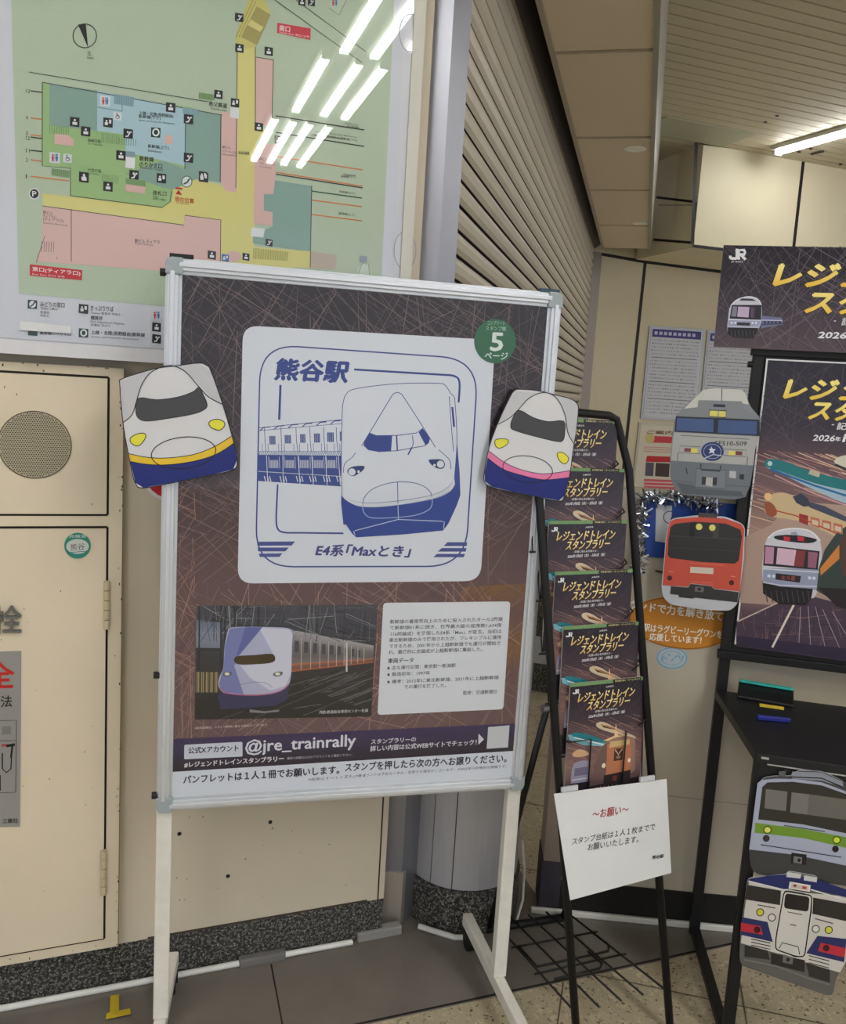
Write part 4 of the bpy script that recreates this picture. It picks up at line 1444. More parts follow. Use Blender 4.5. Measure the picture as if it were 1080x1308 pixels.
shinkansen(g, out, [(463, 560), (590, 514), (545, 580), (523, 645), (505, 690), (471, 718)], [(660, 502), (760, 493), (806, 520), (852, 648), (810, 625), (765, 575), (720, 530)],
           [(470, 720), (505, 690), (522, 640), (540, 580), (572, 532), (620, 506), (665, 502), (712, 526), (760, 580), (800, 622), (853, 650)],
           [(530, 626), (600, 632), (680, 622), (738, 602), (762, 584), (778, 612), (793, 648), (784, 668), (740, 686), (650, 702), (570, 713), (535, 706), (521, 680)],
           [(499, 780), (525, 763), (553, 761), (557, 778), (532, 808), (505, 800)], [(802, 716), (830, 706), (856, 715), (860, 731), (840, 749), (806, 736)],
           [(492, 838), (560, 852), (640, 855), (740, 842), (820, 812), (889, 770)], [(498, 868), (560, 879), (640, 881), (740, 868), (830, 840), (896, 798)], (703, 835, 124, 60, -.10), (226, 190, 44))
mark(g.fin('train_cutout', 'print_gloss'), 'white bullet train cutout with yellow stripe fixed to the stand frame, left', 'cutout', 'train cutouts')
g = M(CUT).z(450, 340, 3.6)
out = [(745, 572), (772, 566), (850, 572), (925, 590), (1000, 609), (1032, 632), (1038, 660), (1030, 750), (1015, 840), (1000, 950), (975, 1055), (948, 1080), (850, 1060), (740, 1040), (640, 1016), (606, 990), (606, 950), (628, 835), (668, 722), (722, 605)]
BOT[g] = [(990, 990), (974, 1055), (948, 1078), (850, 1058), (740, 1038), (641, 1014), (608, 988), (608, 950)]
shinkansen(g, out, [(745, 574), (850, 584), (800, 620), (760, 668), (722, 698), (670, 726), (722, 607)], [(925, 592), (1000, 611), (1034, 640), (1032, 740), (1018, 815), (992, 770), (978, 690), (958, 640)],
           [(668, 728), (722, 698), (760, 662), (810, 608), (870, 582), (920, 592), (955, 632), (978, 690), (990, 765), (1018, 818)],
           [(766, 662), (830, 696), (900, 715), (970, 712), (976, 760), (968, 800), (940, 806), (850, 785), (748, 756), (727, 738), (736, 700)],
           [(656, 800), (690, 793), (716, 800), (710, 820), (677, 837), (658, 826)], [(942, 860), (965, 856), (992, 880), (986, 903), (968, 908), (946, 886)],
           [(628, 850), (700, 903), (780, 937), (880, 955), (1001, 940)], [(621, 882), (690, 932), (780, 962), (880, 982), (994, 972)], (805, 933, 115, 60, .14), (226, 122, 168))
mark(g.fin('train_cutout', 'print_gloss'), 'white bullet train cutout with pink stripe on the right edge of the poster stand', 'cutout', 'train cutouts')

# ================================================================== BROCHURE RACK
RA = 24.0
RD = hdir(RA)
RB = V((-RD.y, RD.x, 0))             # away from the viewer
LEAN = math.radians(8.5)
RO = V((.4253, 1.78, 0))
RV = RB * math.sin(LEAN) + Z * math.cos(LEAN)
RK = Pl(RO, RD, RV)
rk = thing('brochure_rack', 'black wire A-frame brochure rack holding a column of train rally brochures', 'brochure rack', RO)
BLK = (22, 22, 23)
def rp(px, py, off=0.0):
    a, b = RK.at(px, py, off)
    return RK.w(a, b, off)
def foot(p0, p1):
    """run p0->p1 on until it meets the floor"""
    t = (p0.z - .004) / (p0.z - p1.z)
    return p0 + (p1 - p0) * t
tl0, tr0 = rp(716, 524), rp(786, 529)
lm, rm = rp(692, 690), rp(803, 600)
lf, rf = foot(lm, rp(735, 1308)), foot(rm, rp(855, 1308))
lt = lm + (lm - lf).normalized() * ((tl0.z - .03 - lm.z) / (lm - lf).normalized().z)
rt_ = rp(790, 548)
g = M()
top_l = lt + Z * .03 + RD * .03
g.tube([lf, lm, lt, lt + (lt - lf).normalized() * .018 + RD * .006, lt + (lt - lf).normalized() * .03 + RD * .024, rt_ + Z * .03 - RD * .03, rt_ + Z * .022 - RD * .010, rt_, rm, rf], .0095, BLK, 10)
g.fin('front_frame', 'black', rk, smooth=True)
# back support: hinged legs and foot bar
hb_l, hb_r = rp(698, 905, -.01), rp(826, 880, -.01)
bl_, br_ = flr(628, 1183, .012), flr(628, 1183, .012) + RD * .36
bl_ = flr(624, 1186, .012); br_ = flr(718, 1172, .012)
g = M()
g.tube([hb_l, bl_], .008, BLK, 8); g.fin('support_leg', 'black', rk, smooth=True)
g = M()
g.tube([hb_r - RD * .02, br_], .008, BLK, 8); g.fin('support_leg', 'black', rk, smooth=True)
g = M()
g.tube([bl_ - RD * .01, br_ + RD * .01], .0115, (30, 30, 31), 8); g.fin('foot_bar', 'black', rk, smooth=True)
g = M()
g.cyl(hb_l - RD * .012, RD, .009, .02, (120, 120, 124), 12); g.fin('hinge_bolt', 'steel', rk)
# wire tray hanging low between front legs and foot bar
g = M()
fz = .05
f0, f1 = lf + (lm - lf).normalized() * .16, rf + (rm - rf).normalized() * .10
def tr_(u, v, dz=0):
    a = (bl_ + Z * .03) * (1 - v) + (lf + RB * .03 + Z * .09) * v
    b = (br_ + Z * .03) * (1 - v) + (rf + RB * .03 + Z * .09) * v
    return a * (1 - u) + b * u + Z * dz
for u in (.02, .26, .5, .74, .98):
    g.tube([tr_(u, 0.02), tr_(u, 1.0)], .0028, BLK, 6)
for v in (.34, .62):
    g.tube([tr_(-.04, v), tr_(1.04, v)], .0028, BLK, 6)
g.tube([tr_(.05, .34), tr_(.05, .56), tr_(.9, .56), tr_(.98, .50), tr_(.98, .34)], .0032, BLK, 6)
g.tube([tr_(.1, .70), tr_(.62, .70), tr_(.70, .66), tr_(.7, .52)], .0032, BLK, 6)
g.fin('wire_tray', 'black', rk, smooth=True)

# pockets and brochures
BW_, BH_ = .212, .300
tops = [((612 + 690) / 2 + 38, 540, 789, 538), (697, 602, 797, 599), (702, 665.5, 800, 664.5), (705.5, 730, 807.5, 727), (712, 800, 817, 794), (716.7, 869.5, 825, 864)]
tops[0] = (688, 541, 789, 537.5)
# brochure face, drawn once
bro = M(Pl(V((0, 0, 0)), V((1, 0, 0)), Z))
bro.uv = True
bro.W = BW_
H_ = BH_ / BW_
bro.slab([(0, 0), (1, 0), (1, H_), (0, H_)], .004, (40, 34, 44), (196, 192, 184))
bro.grad([(0, 0), (1, 0), (1, H_), (0, H_)], [(34, 29, 42), (46, 38, 50), (66, 52, 62), (112, 84, 84), (136, 104, 98), (96, 76, 78), (52, 44, 54)], 0, 4, 14)
bro.hatch([(0, .02), (1, .02), (1, .5), (0, .5)], 60, [(62, 52, 64), (78, 64, 74)], (.002, .004), (.15, .6), 1, seed=21)
STK = [(150, 108, 104), (184, 140, 122), (206, 168, 140), (112, 82, 90), (90, 62, 76), (224, 190, 160)]
bro.hatch([(0, .42), (1, .42), (1, .95), (0, .95)], 130, [(118, 88, 92), (140, 106, 102), (96, 70, 82), (160, 124, 112), (176, 140, 122)], (.0015, .005), (.1, .5), 1, ((-.42, .05), (-.36, .06)), seed=22)
bro.poly([(0, 0), (.55, 0), (.55, .036), (0, .036)], (112, 150, 96), 2)
bro.poly([(.55, 0), (1, 0), (1, .036), (.55, .036)], (40, 40, 34), 2)
bro.poly([(.93, 0), (1, 0), (1, .036), (.93, .036)], (112, 150, 96), 3)
bro.text('参加賞引換え・ゴールスタンプ', (.575, .028), (.915, .028), .02, (216, 206, 150), 4, .012)
def jr(g, x, y, k, col=(230, 232, 236), lay=5, sub=None):
    """the operator's mark: two joined letters; x,y lower left, k width"""
    wd = k * .17
    g.line([(x + k * .06, y - k * .24), (x + k * .06, y - k * .10), (x + k * .14, y - k * .07), (x + k * .40, y - k * .07), (x + k * .46, y - k * .14), (x + k * .46, y - k * .66)], wd, col, lay)
    g.line([(x + k * .56, y), (x + k * .56, y - k * .58), (x + k * .90, y - k * .58), (x + k * .94, y - k * .46), (x + k * .90, y - k * .31), (x + k * .62, y - k * .31)], wd, col, lay)
    g.line([(x + k * .70, y - k * .30), (x + k * .98, y)], wd, col, lay)
jr(bro, .035, .115, .075)
GD, GL_ = (222, 176, 84), (250, 238, 176)
bro.text('レジェンドトレイン', (.10, .215), (.84, .205), .10, (226, 184, 104), 6, .045, .2, col2=(250, 234, 170), outline=((58, 36, 24), .03))
bro.text('スタンプラリー', (.22, .315), (.78, .302), .10, (226, 184, 104), 6, .045, .2, col2=(250, 234, 170), outline=((58, 36, 24), .03))
bro.text('JR東日本', (.46, .085), (.56, .082), .022, (226, 224, 226), 6, .02)
bro.text('- 記憶に残る名列車たち -', (.32, .35), (.64, .345), .026, (216, 210, 214), 6, .015)
bro.text('2026年1月8日（木）- 3月6日（金）', (.25, .405), (.73, .392), .036, (232, 230, 234), 6, .03, .15)
# trains on the brochure
def bro_trains(b):
    b.poly([(.0, .56), (.1, .57), (.3, .62), (.62, .75), (.5, .75), (.2, .70), (.02, .62)], (120, 176, 190), 3)
    b.poly(cr([(.05, .555), (.12, .55), (.3, .60), (.46, .67), (.52, .71), (.35, .68), (.15, .62), (.06, .58)], 3), (32, 122, 134), 4)
    b.line([(.08, .60), (.3, .67), (.52, .74)], .012, (226, 236, 240), 5)
    b.poly(cr([(.36, .475), (.42, .46), (.5, .485), (.62, .55), (.86, .66), (.9, .70), (.7, .64), (.5, .575), (.38, .52)], 3), (206, 190, 160), 4)
    b.poly([(.43, .50), (.50, .51), (.66, .575), (.6, .57), (.46, .53)], (60, 46, 44), 5)
    b.line([(.42, .49), (.56, .545), (.8, .65)], .01, (186, 120, 80), 6)
    b.poly([(.62, .50), (.66, .64), (.86, .67), (.68, .69), (.64, .84), (.62, .70), (.46, .68), (.61, .64)], (232, 196, 150), 5)
    b.poly(cr([(.42, .83), (.46, .74), (.55, .68), (.72, .655), (.85, .68), (.9, .74), (.91, .95), (.88, 1.1), (.44, 1.12), (.36, 1.05), (.37, .92)], 3), (152, 118, 104), 6)
    b.poly([(.36, 1.12), (.36, .95), (.46, .74), (.54, .70), (.52, 1.12)], (112, 88, 84), 7)
    b.poly([(.52, .72), (.84, .72), (.86, 1.0), (.84, 1.08), (.53, 1.08)], (186, 118, 84), 7)
    b.poly([(.56, .70), (.82, .70), (.82, .76), (.55, .77)], (206, 176, 120), 8)
    b.poly([(.62, .79), (.74, .79), (.74, .93), (.62, .93)], (70, 52, 46), 8)
    b.line([(.63, .80), (.68, .86), (.73, .80)], .016, (200, 160, 130), 9); b.ell(.68, .89, .03, .02, (150, 110, 90), 9)
    b.ell(.49, .965, .025, .028, (236, 220, 196), 9); b.ell(.83, .945, .02, .024, (236, 220, 196), 9)
    b.poly([(.5, 1.08), (.86, 1.06), (.86, 1.2), (.5, 1.2)], (54, 44, 46), 8); b.poly([(.62, 1.1), (.68, 1.1), (.68, 1.16), (.62, 1.16)], (110, 56, 50), 9)
    b.poly(cr([(.08, .93), (.14, .88), (.26, .88), (.31, .93), (.31, 1.12), (.27, 1.17), (.1, 1.17), (.07, 1.1)], 3), (150, 146, 166), 6)
    b.poly([(.11, .95), (.28, .95), (.28, 1.04), (.11, 1.04)], (112, 104, 130), 7); b.line([(.08, 1.08), (.31, 1.08)], .012, (206, 206, 220), 7)
    b.poly([(.06, 1.12), (.32, 1.12), (.32, 1.2), (.06, 1.2)], (46, 40, 50), 7)
    b.poly(cr([(.08, .77), (.16, .74), (.26, .78), (.28, .82), (.16, .83), (.08, .81)], 3), (206, 168, 130), 5)
    b.poly([(0, 1.2), (1, 1.15), (1, H_), (0, H_)], (46, 38, 46), 3)
    for i in range(6):
        b.line([(.2 + i * .13, H_), (.42 + i * .05, 1.2)], .008, (150, 130, 130), 4)
bro_trains(bro)
PLACE = ('topmost of the column, partly behind the pink striped train', 'second from the top of the rack, just under the topmost', 'third from the top of the rack', 'fourth from the top of the rack', 'fifth from the top, directly above the lowest', 'lowest of the column, above the white paper notice')
bob = bro.fin('brochure', 'print_gloss')
ux = RD
tilt = math.radians(3.0)
uvv = RB * math.sin(tilt) + Z * math.cos(tilt)
un = ux.cross(uvv)
pockets = []
for i, (x0_, y0_, x1_, y1_) in enumerate(tops):
    o = bob if i == 0 else bob.copy()
    if i: COL.objects.link(o)
    q1 = rp(x1_, y1_, .004)
    q0 = q1 - RD * BW_
    mw = Matrix((ux, uvv, un)).transposed().to_4x4()
    mw.translation = q0
    o.matrix_basis = mw
    mark(o, 'dark train rally brochure, ' + PLACE[i], 'brochure', 'brochures in the rack')
    # second copy behind it, its pale edge showing
    # wire pocket
    g = M()
    def bp(a, b, c): return q0 + ux * a + uvv * b + un * c
    zb_ = -BH_ - .003
    g.tube([bp(-.004, -.22, -.01), bp(-.004, zb_, .006), bp(BW_ + .004, zb_, .006), bp(BW_ + .004, -.09, -.01)], .0022, BLK, 6)
    g.tube([bp(.06, zb_, .006), bp(.06, -.135, .007), bp(.0, -.135, .006), bp(-.004, -.135, -.012)], .0020, BLK, 6) if i == 5 else None
    g.tube([bp(.155, zb_, .006), bp(.158, -.125, .007)], .0022, BLK, 6) if i == 5 else None
    g.tube([bp(BW_ + .004, -.09, -.01), bp(BW_ + .002, -.10, .008), bp(BW_ - .02, -.115, .008)], .0022, BLK, 6)
    g.tube([bp(-.012, zb_, .006), bp(BW_ + .010, zb_, .006)], .0025, BLK, 6)
    g.fin('pocket', 'black', rk, smooth=True)

# paper notice clipped on the rack
NP = Pl(rp(716, 1010, .014), RD, (RV * math.cos(.06) - RK.n * math.sin(-.06)).normalized())
NP = Pl(rp(716, 1010, .016), RD, RV)
g = M(NP)
nq = [(707, 1014), (851, 995), (857, 1115), (728, 1150)]
nx, ny = 12, 8
g.base = 0
def nb(u, v): return tuple((nq[0][i] * (1 - u) + nq[1][i] * u) * (1 - v) + (nq[3][i] * (1 - u) + nq[2][i] * u) * v for i in (0, 1))
g.slab(nq, .0006, (222, 224, 224))
g.base = .0004
g.z(440, 980, 2.348)
g.text('～お願い～', (742, 156), (850, 139), 27, (168, 48, 50), 2, .02)
g.text('スタンプ台紙は１人１枚までで', (681, 234), (930, 188), 21, (56, 58, 62), 2, .006)
g.text('お願いいたします。', (728, 251), (880, 226), 21, (56, 58, 62), 2, .006)
g.text('熊谷駅', (922, 277), (956, 272), 12, (40, 40, 44), 2, .03)
g.fin('notice', 'paper')
nt_ = bpy.data.objects['notice']
mark(nt_, 'white paper notice with red heading clipped askew to the front of the rack', 'notice')
for px in (727, 826):
    g = M()
    c = rp(px, 1012 - (px - 707) * .13, .017)
    g.box(c + RV * .004, RD * .042, RK.n * .006, RV * .011, (204, 206, 212))
    g.fin('paper_clip', 'plastic', nt_)

# ================================================================== DISPLAY STAND WITH THE STAMP TABLE
SA = -13.0
TDR = hdir(SA)
SO = V((.85, 2.27, 0))
ST_ = Pl(SO, TDR)
sn = ST_.n
ds = thing('display_stand', 'black display stand with a tall framed train poster above a stamp table', 'display stand', SO)
def sp_(px, py, off=0.0):
    a, b = ST_.at(px, py, off)
    return ST_.w(a, b, off)
def upt(a, b, c=0.0): return ST_.w(a, b, c)
pu0 = ST_.at(966, 452)[0] - .004
ptop = ST_.at(966, 448)[1] + .01
pbot = ST_.at(937, 843)[1]
PWID = .62
g = M()
g.box(upt(pu0 + .012, ptop / 2, -.02), TDR * .028, sn * .028, Z * ptop, (26, 26, 27)); g.fin('post', 'black', ds, bevel=.002)
g = M()
g.box(upt(pu0 + PWID, ptop / 2, -.02), TDR * .028, sn * .028, Z * ptop, (26, 26, 27)); g.fin('post', 'black', ds, bevel=.002)
for z0, z1 in ((pbot, pbot + .022), (ptop - .022, ptop)):
    g = M()
    g.box(upt(pu0 + PWID / 2, (z0 + z1) / 2, -.008), TDR * (PWID + .02), sn * .022, Z * (z1 - z0), (24, 24, 25)); g.fin('frame_rail', 'black', ds, bevel=.002)
for v_ in (.97, .78):
    g = M()
    g.cyl(upt(pu0 - .002, pbot + (ptop - pbot) * v_ - .02, -.01), -TDR, .008, .012, (20, 20, 20), 12); g.fin('bolt', 'black', ds)
g = M()
g.box(upt(pu0 + PWID / 2, (pbot + ptop) / 2, -.012), TDR * PWID, sn * .008, Z * (ptop - pbot - .02), (30, 30, 32)); g.fin('back_panel', 'black', ds)
# poster
g = M(ST_.moved(.004))
pr_ = pu0 + PWID - .022
tz_, bz_ = ST_.at(978.5, 458)[1], ST_.at(937.5, 823)[1]
PQ = [(978.5, 458), pj(upt(pr_, tz_)), pj(upt(pr_, bz_)), (937.5, 823)]
g.slab(PQ, .003, (226, 226, 228))
PI = [(980.5, 460), pj(upt(pr_ - .004, tz_ - .004)), pj(upt(pr_ - .004, bz_ + .004)), (940, 821)]
g.grad(PI, [(36, 32, 44), (40, 34, 46), (50, 42, 54), (104, 78, 84), (128, 100, 96), (168, 140, 124), (180, 150, 130), (92, 70, 84), (46, 38, 60)], 0, 4, 18)
g.hatch([(981, 461), (1270, 470), (1262, 590), (966, 570)], 160, [(70, 62, 74), (58, 50, 62), (86, 76, 86)], (.4, .7), (.15, .6), 1, seed=31)
g.hatch([(966, 575), (1262, 592), (1254, 700), (952, 690)], 190, STK, (.3, 1.2), (.1, .6), 1, ((-.32, .04), (-.26, .05)), seed=32)
g.poly([(942, 690), (985, 670), (1010, 640), (1200, 655), (1250, 720), (1244, 790), (945, 770)], (176, 150, 136), 2)
g.z(940, 460, 3.27)
g.text('レジェンド', (196, 160), (760, 176), 82, (240, 204, 70), 6, .055, .22, col2=(255, 240, 140), outline=((56, 40, 20), .04))
g.text('スタンプ', (300, 246), (700, 262), 80, (240, 204, 70), 6, .055, .22, col2=(255, 240, 140), outline=((56, 40, 20), .04))
g.text('-', (398, 272), (408, 272), 4, (216, 214, 220), 6)
g.text('記憶に', (418, 290), (540, 294), 30, (220, 218, 222), 6, .03, .1)
g.text('2026', (318, 336), (408, 339), 24, (230, 230, 234), 6, .03, .2); g.text('年', (412, 339), (434, 340), 20, (230, 230, 234), 6, .03); g.text('1', (441, 341), (452, 342), 34, (230, 230, 234), 6, 0, .2)
# bullet train
g.poly(cr([(118, 425), (150, 412), (220, 430), (320, 470), (460, 510), (600, 560), (600, 640), (460, 600), (330, 545), (200, 480), (130, 450)], 3), (164, 190, 206), 4)
g.poly(cr([(118, 425), (150, 412), (220, 430), (320, 468), (460, 500), (600, 540), (600, 570), (460, 545), (330, 515), (200, 470), (128, 446)], 3), (24, 118, 122), 5)
g.line([(140, 455), (330, 525), (470, 570)], 9, (30, 108, 160), 6)
g.line([(160, 480), (330, 560), (470, 610)], 5, (206, 160, 170), 6)
g.ell(140, 432, 10, 10, (190, 220, 220), 7); g.poly([(310, 455), (350, 470), (345, 490), (300, 475)], (190, 180, 160), 7)
g.poly(cr([(408, 425), (440, 400), (520, 400), (520, 470), (440, 455)], 3), (214, 206, 190), 6); g.poly([(410, 430), (470, 455), (460, 465), (412, 442)], (50, 44, 44), 7)
# cream locomotive
g.poly(cr([(125, 600), (140, 565), (190, 552), (240, 565), (270, 560), (300, 600), (380, 630), (520, 690), (520, 790), (380, 720), (250, 670), (150, 655), (118, 630)], 3), (206, 182, 140), 6)
g.poly([(235, 570), (270, 556), (300, 578), (310, 610), (280, 612), (250, 596)], (50, 56, 72), 8)
g.poly([(300, 590), (370, 610), (470, 660), (470, 680), (380, 645), (305, 615)], (64, 70, 90), 7)
for i in range(4):
    x = 262 + i * 48
    g.poly([(x, 640 + i * 13), (x + 38, 650 + i * 13), (x + 38, 690 + i * 13), (x, 676 + i * 13)], (150, 44, 40) if i == 0 else (190, 110, 84), 8)
    if i: g.poly([(x + 5, 652 + i * 13), (x + 32, 659 + i * 13), (x + 32, 680 + i * 13), (x + 5, 672 + i * 13)], (214, 196, 170), 9)
g.poly(cr([(118, 600), (135, 590), (160, 610), (170, 640), (150, 655), (125, 640)], 3), (150, 80, 50), 8); g.ell(132, 570, 16, 16, (236, 196, 140), 8)
g.line([(150, 625), (250, 650), (420, 725)], 5, (170, 60, 44), 8)
# silver sleeper train front
g.poly(cr([(130, 745), (170, 715), (240, 703), (310, 715), (350, 755), (356, 860), (340, 960), (300, 1000), (140, 985), (108, 900), (115, 800)], 3), (208, 206, 216), 7)
g.poly([(112, 870), (345, 870), (335, 960), (110, 940)], (150, 158, 184), 8)
g.poly(cr([(160, 735), (240, 730), (335, 748), (300, 765), (180, 752)], 3), (30, 28, 32), 9)
for x in (210, 268): g.poly([(x - 12, 736), (x + 14, 739), (x + 14, 757), (x - 12, 754)], (206, 40, 66), 10)
g.poly([(118, 772), (348, 798), (340, 876), (112, 858)], (38, 36, 42), 9)
g.poly([(122, 778), (158, 782), (154, 852), (118, 850)], (190, 140, 170), 10); g.poly([(172, 784), (270, 795), (264, 862), (166, 852)], (214, 180, 200), 10); g.poly([(250, 793), (290, 797), (280, 865), (240, 860)], (130, 56, 60), 11); g.poly([(300, 800), (340, 804), (332, 870), (298, 866)], (150, 96, 120), 10)
g.poly([(165, 890), (270, 902), (265, 930), (163, 916)], (40, 32, 36), 10); g.text('北斗星', (185, 917), (245, 921), 18, (190, 90, 80), 11)
g.poly([(110, 925), (180, 945), (320, 955), (312, 1000), (290, 1025), (180, 1020), (112, 975)], (26, 22, 28), 10)
g.line([(112, 872), (345, 886)], 4, (228, 228, 236), 10); g.line([(112, 928), (180, 940), (336, 946)], 5, (206, 208, 220), 11)
g.line(cr([(130, 745), (170, 715), (240, 703), (310, 715), (350, 755)], 4, False), 5, (236, 236, 242), 9)
for x in (130, 150, 300, 318): g.poly([(x, 895 + (x - 130) * .05), (x + 12, 896 + (x - 130) * .05), (x + 12, 908 + (x - 130) * .05), (x, 907 + (x - 130) * .05)], (220, 226, 240), 10)
for i in range(9): g.line([(122 + i * 22, 960 + (i % 2) * 6), (130 + i * 22, 1012)], 4, (70, 64, 72), 11)
g.poly([(225, 720), (250, 716), (258, 730), (232, 732)], (150, 160, 176), 9)
# green train at the right edge
g.poly([(340, 880), (370, 790), (420, 720), (600, 600), (860, 590), (960, 700), (960, 1100), (600, 1075), (470, 1040), (330, 960)], (52, 66, 62), 8)
g.poly([(350, 870), (430, 770), (430, 830), (352, 900)], (206, 130, 60), 9); g.poly([(430, 745), (600, 650), (840, 650), (900, 720), (900, 920), (440, 900)], (84, 60, 50), 9)
g.poly([(340, 950), (600, 960), (960, 990), (960, 1100), (600, 1075), (420, 1030)], (34, 28, 34), 9)
# rails
g.poly([(0, 1090), (190, 1010), (330, 990), (600, 1060), (1000, 1100), (995, 1330), (0, 1195)], (70, 54, 72), 5)
g.line([(5, 1092), (170, 1015)], 5, (206, 190, 176), 7); g.line([(150, 1200), (240, 1022)], 9, (226, 216, 206), 7)
for a, b in (((268, 1030), (262, 1180)), ((300, 1028), (310, 1190)), ((330, 1030), (370, 1195)), ((360, 1040), (430, 1200)), ((400, 1050), (500, 1215))):
    g.line([a, b], 3, (150, 140, 160), 7)
g.hatch([(10, 1040), (440, 1030), (440, 1200), (0, 1180)], 60, [(92, 72, 88), (48, 38, 56), (120, 90, 90)], (2, 4), (.04, .3), 6, ((0, .1), (1.5, .2)), seed=35)
g.poly([(0, 1150), (600, 1222), (995, 1275), (993, 1325), (0, 1192)], (44, 36, 62), 6)
g.fin('poster', 'print_gloss', ds)
# table
tz = .734
def ontable(px, py): 
    q = flr(px, py, tz)
    return q
tl_b = upt(pu0 - .006, tz, .0)
tf_l = ontable(965, 962)
dep = (tf_l - tl_b).dot(sn)
tw = PWID + .02
sv = (tf_l - tl_b).normalized()
dep = (tf_l - tl_b).length
g = M()
c = tl_b + TDR * (tw / 2) + sn * (dep / 2)
q = [tl_b, tf_l, tf_l + TDR * tw, tl_b + TDR * tw]
g.hexa([p - Z * .022 for p in q] + list(q), (30, 30, 32)); g.fin('table_top', 'black', ds, bevel=.002)
g = M()
g.box(tl_b + sv * (dep - .012) + TDR * (tw / 2) - Z * .046, TDR * (tw - .02), sn * .016, Z * .05, (26, 26, 28)); g.fin('apron', 'black', ds, bevel=.002)
g = M()
g.box(tl_b + sv * (dep - .002) + TDR * (tw / 2 + .012) - Z * .0225, TDR * (tw - .03), sn * .004, Z * .003, (206, 206, 208)); g.fin('edge_strip', 'steel', ds)
g = M()
g.box(tl_b + sv * (dep + .001) + TDR * .02 - Z * .008, TDR * .016, sn * .004, Z * .005, (206, 206, 208)); g.fin('edge_strip', 'steel', ds)
for u in (.016, tw - .02):
    g = M()
    p = tl_b + sv * (dep - .018) + TDR * u
    g.hexa([V((p.x, p.y, 0)) - TDR * .013 - sn * .013, V((p.x, p.y, 0)) + TDR * .013 - sn * .013, V((p.x, p.y, 0)) + TDR * .013 + sn * .013, V((p.x, p.y, 0)) - TDR * .013 + sn * .013] +
           [V((p.x, p.y, tz - .022)) - TDR * .013 - sn * .013, V((p.x, p.y, tz - .022)) + TDR * .013 - sn * .013, V((p.x, p.y, tz - .022)) + TDR * .013 + sn * .013, V((p.x, p.y, tz - .022)) - TDR * .013 + sn * .013], (24, 24, 25))
    g.fin('leg', 'black', ds, bevel=.002)
    g = M()
    a = upt(pu0 + .012 + (u - .016), .016, -.02)
    g.bar(a, V((p.x, p.y, .016)) + sn * .03, .024, .022, (24, 24, 25)); g.fin('base_bar', 'black', ds, bevel=.002)

# header board above the poster
HP = ST_.moved(.022)
g = M(HP)
hx = pu0 + PWID + .02
hz0, hz1 = HP.at(924, 313)[1], HP.at(911, 443)[1]
HQ = [(924, 313), pj(HP.w(hx, hz0)), pj(HP.w(hx, hz1)), (911, 443)]
g.slab(HQ, .006, (40, 34, 44), (214, 214, 214))
g.grad(HQ, [(32, 28, 38), (36, 30, 40), (50, 42, 52), (70, 58, 66), (84, 70, 74)], 0, 4, 10)
g.hatch([(925, 314), (1290, 316), (1280, 458), (912, 442)], 300, [(74, 66, 76), (92, 80, 88), (120, 106, 110), (58, 50, 60)], (.4, .75), (.12, .5), 1, seed=41)
g.z(780, 300, 3.6)
jr(g, 544, 114, 76, (232, 234, 238), 5); g.text('JR EAST', (552, 128), (606, 129), 8, (220, 220, 226), 5, .02)
g.text('レジェンド', (745, 234), (1500, 246), 104, (244, 196, 60), 6, .055, .22, col2=(255, 240, 150), outline=((40, 28, 16), .04))
g.text('スタンプ', (890, 358), (1460, 370), 104, (244, 196, 60), 6, .055, .22, col2=(255, 240, 150), outline=((40, 28, 16), .04))
g.text('-', (1024, 398), (1034, 398), 4, (220, 220, 226), 6); g.text('記憶に', (1058, 416), (1180, 420), 36, (220, 220, 226), 6, .03, .1)
g.text('2026', (950, 474), (1078, 477), 28, (232, 232, 236), 6, .035, .2); g.text('年1', (1082, 478), (1150, 480), 28, (232, 232, 236), 6, .035, .2)
g.poly(cr([(548, 330), (580, 300), (630, 284), (670, 292), (692, 320), (690, 400), (672, 440), (640, 470), (560, 466), (535, 440), (540, 370)], 3), (206, 206, 218), 5)
g.poly([(555, 322), (692, 322), (690, 392), (545, 385)], (36, 36, 44), 6); g.poly([(585, 330), (636, 332), (632, 380), (580, 376)], (196, 176, 204), 7); g.poly([(560, 328), (580, 330), (576, 376), (552, 374)], (130, 130, 150), 7); g.poly([(642, 333), (660, 334), (657, 382), (640, 380)], (90, 70, 90), 7)
g.poly([(540, 392), (688, 394), (680, 424), (536, 420)], (160, 166, 196), 7); g.poly([(580, 402), (640, 404), (638, 418), (578, 415)], (40, 32, 36), 8)
g.poly([(536, 425), (678, 428), (655, 476), (560, 472), (537, 455)], (24, 20, 26), 7)
g.line([(541, 390), (689, 393)], 4, (226, 228, 238), 8); g.line(cr([(550, 326), (580, 298), (630, 284), (672, 294), (691, 322)], 4, False), 4, (236, 236, 242), 8)
g.poly([(600, 292), (650, 294), (668, 304), (590, 302)], (60, 58, 66), 7)
for x in (550, 566, 646, 662): g.poly([(x, 400), (x + 9, 400), (x + 9, 409), (x, 409)], (230, 234, 246), 8)
for i in range(7): g.line([(552 + i * 17, 440), (556 + i * 17, 470)], 4, (74, 66, 74), 8)
for i in range(5): g.poly([(702 + i * 17, 396), (712 + i * 17, 396), (712 + i * 17, 406), (702 + i * 17, 407)], (50, 50, 76), 7)
g.poly([(690, 372), (785, 380), (790, 412), (690, 430)], (110, 112, 150), 5); g.line([(692, 392), (788, 394)], 5, (190, 194, 214), 6); g.line([(692, 412), (788, 408)], 6, (64, 66, 96), 6)
mark(g.fin('header_board', 'print_gloss'), 'wide dark header board with gold title above the display stand poster', 'sign board')

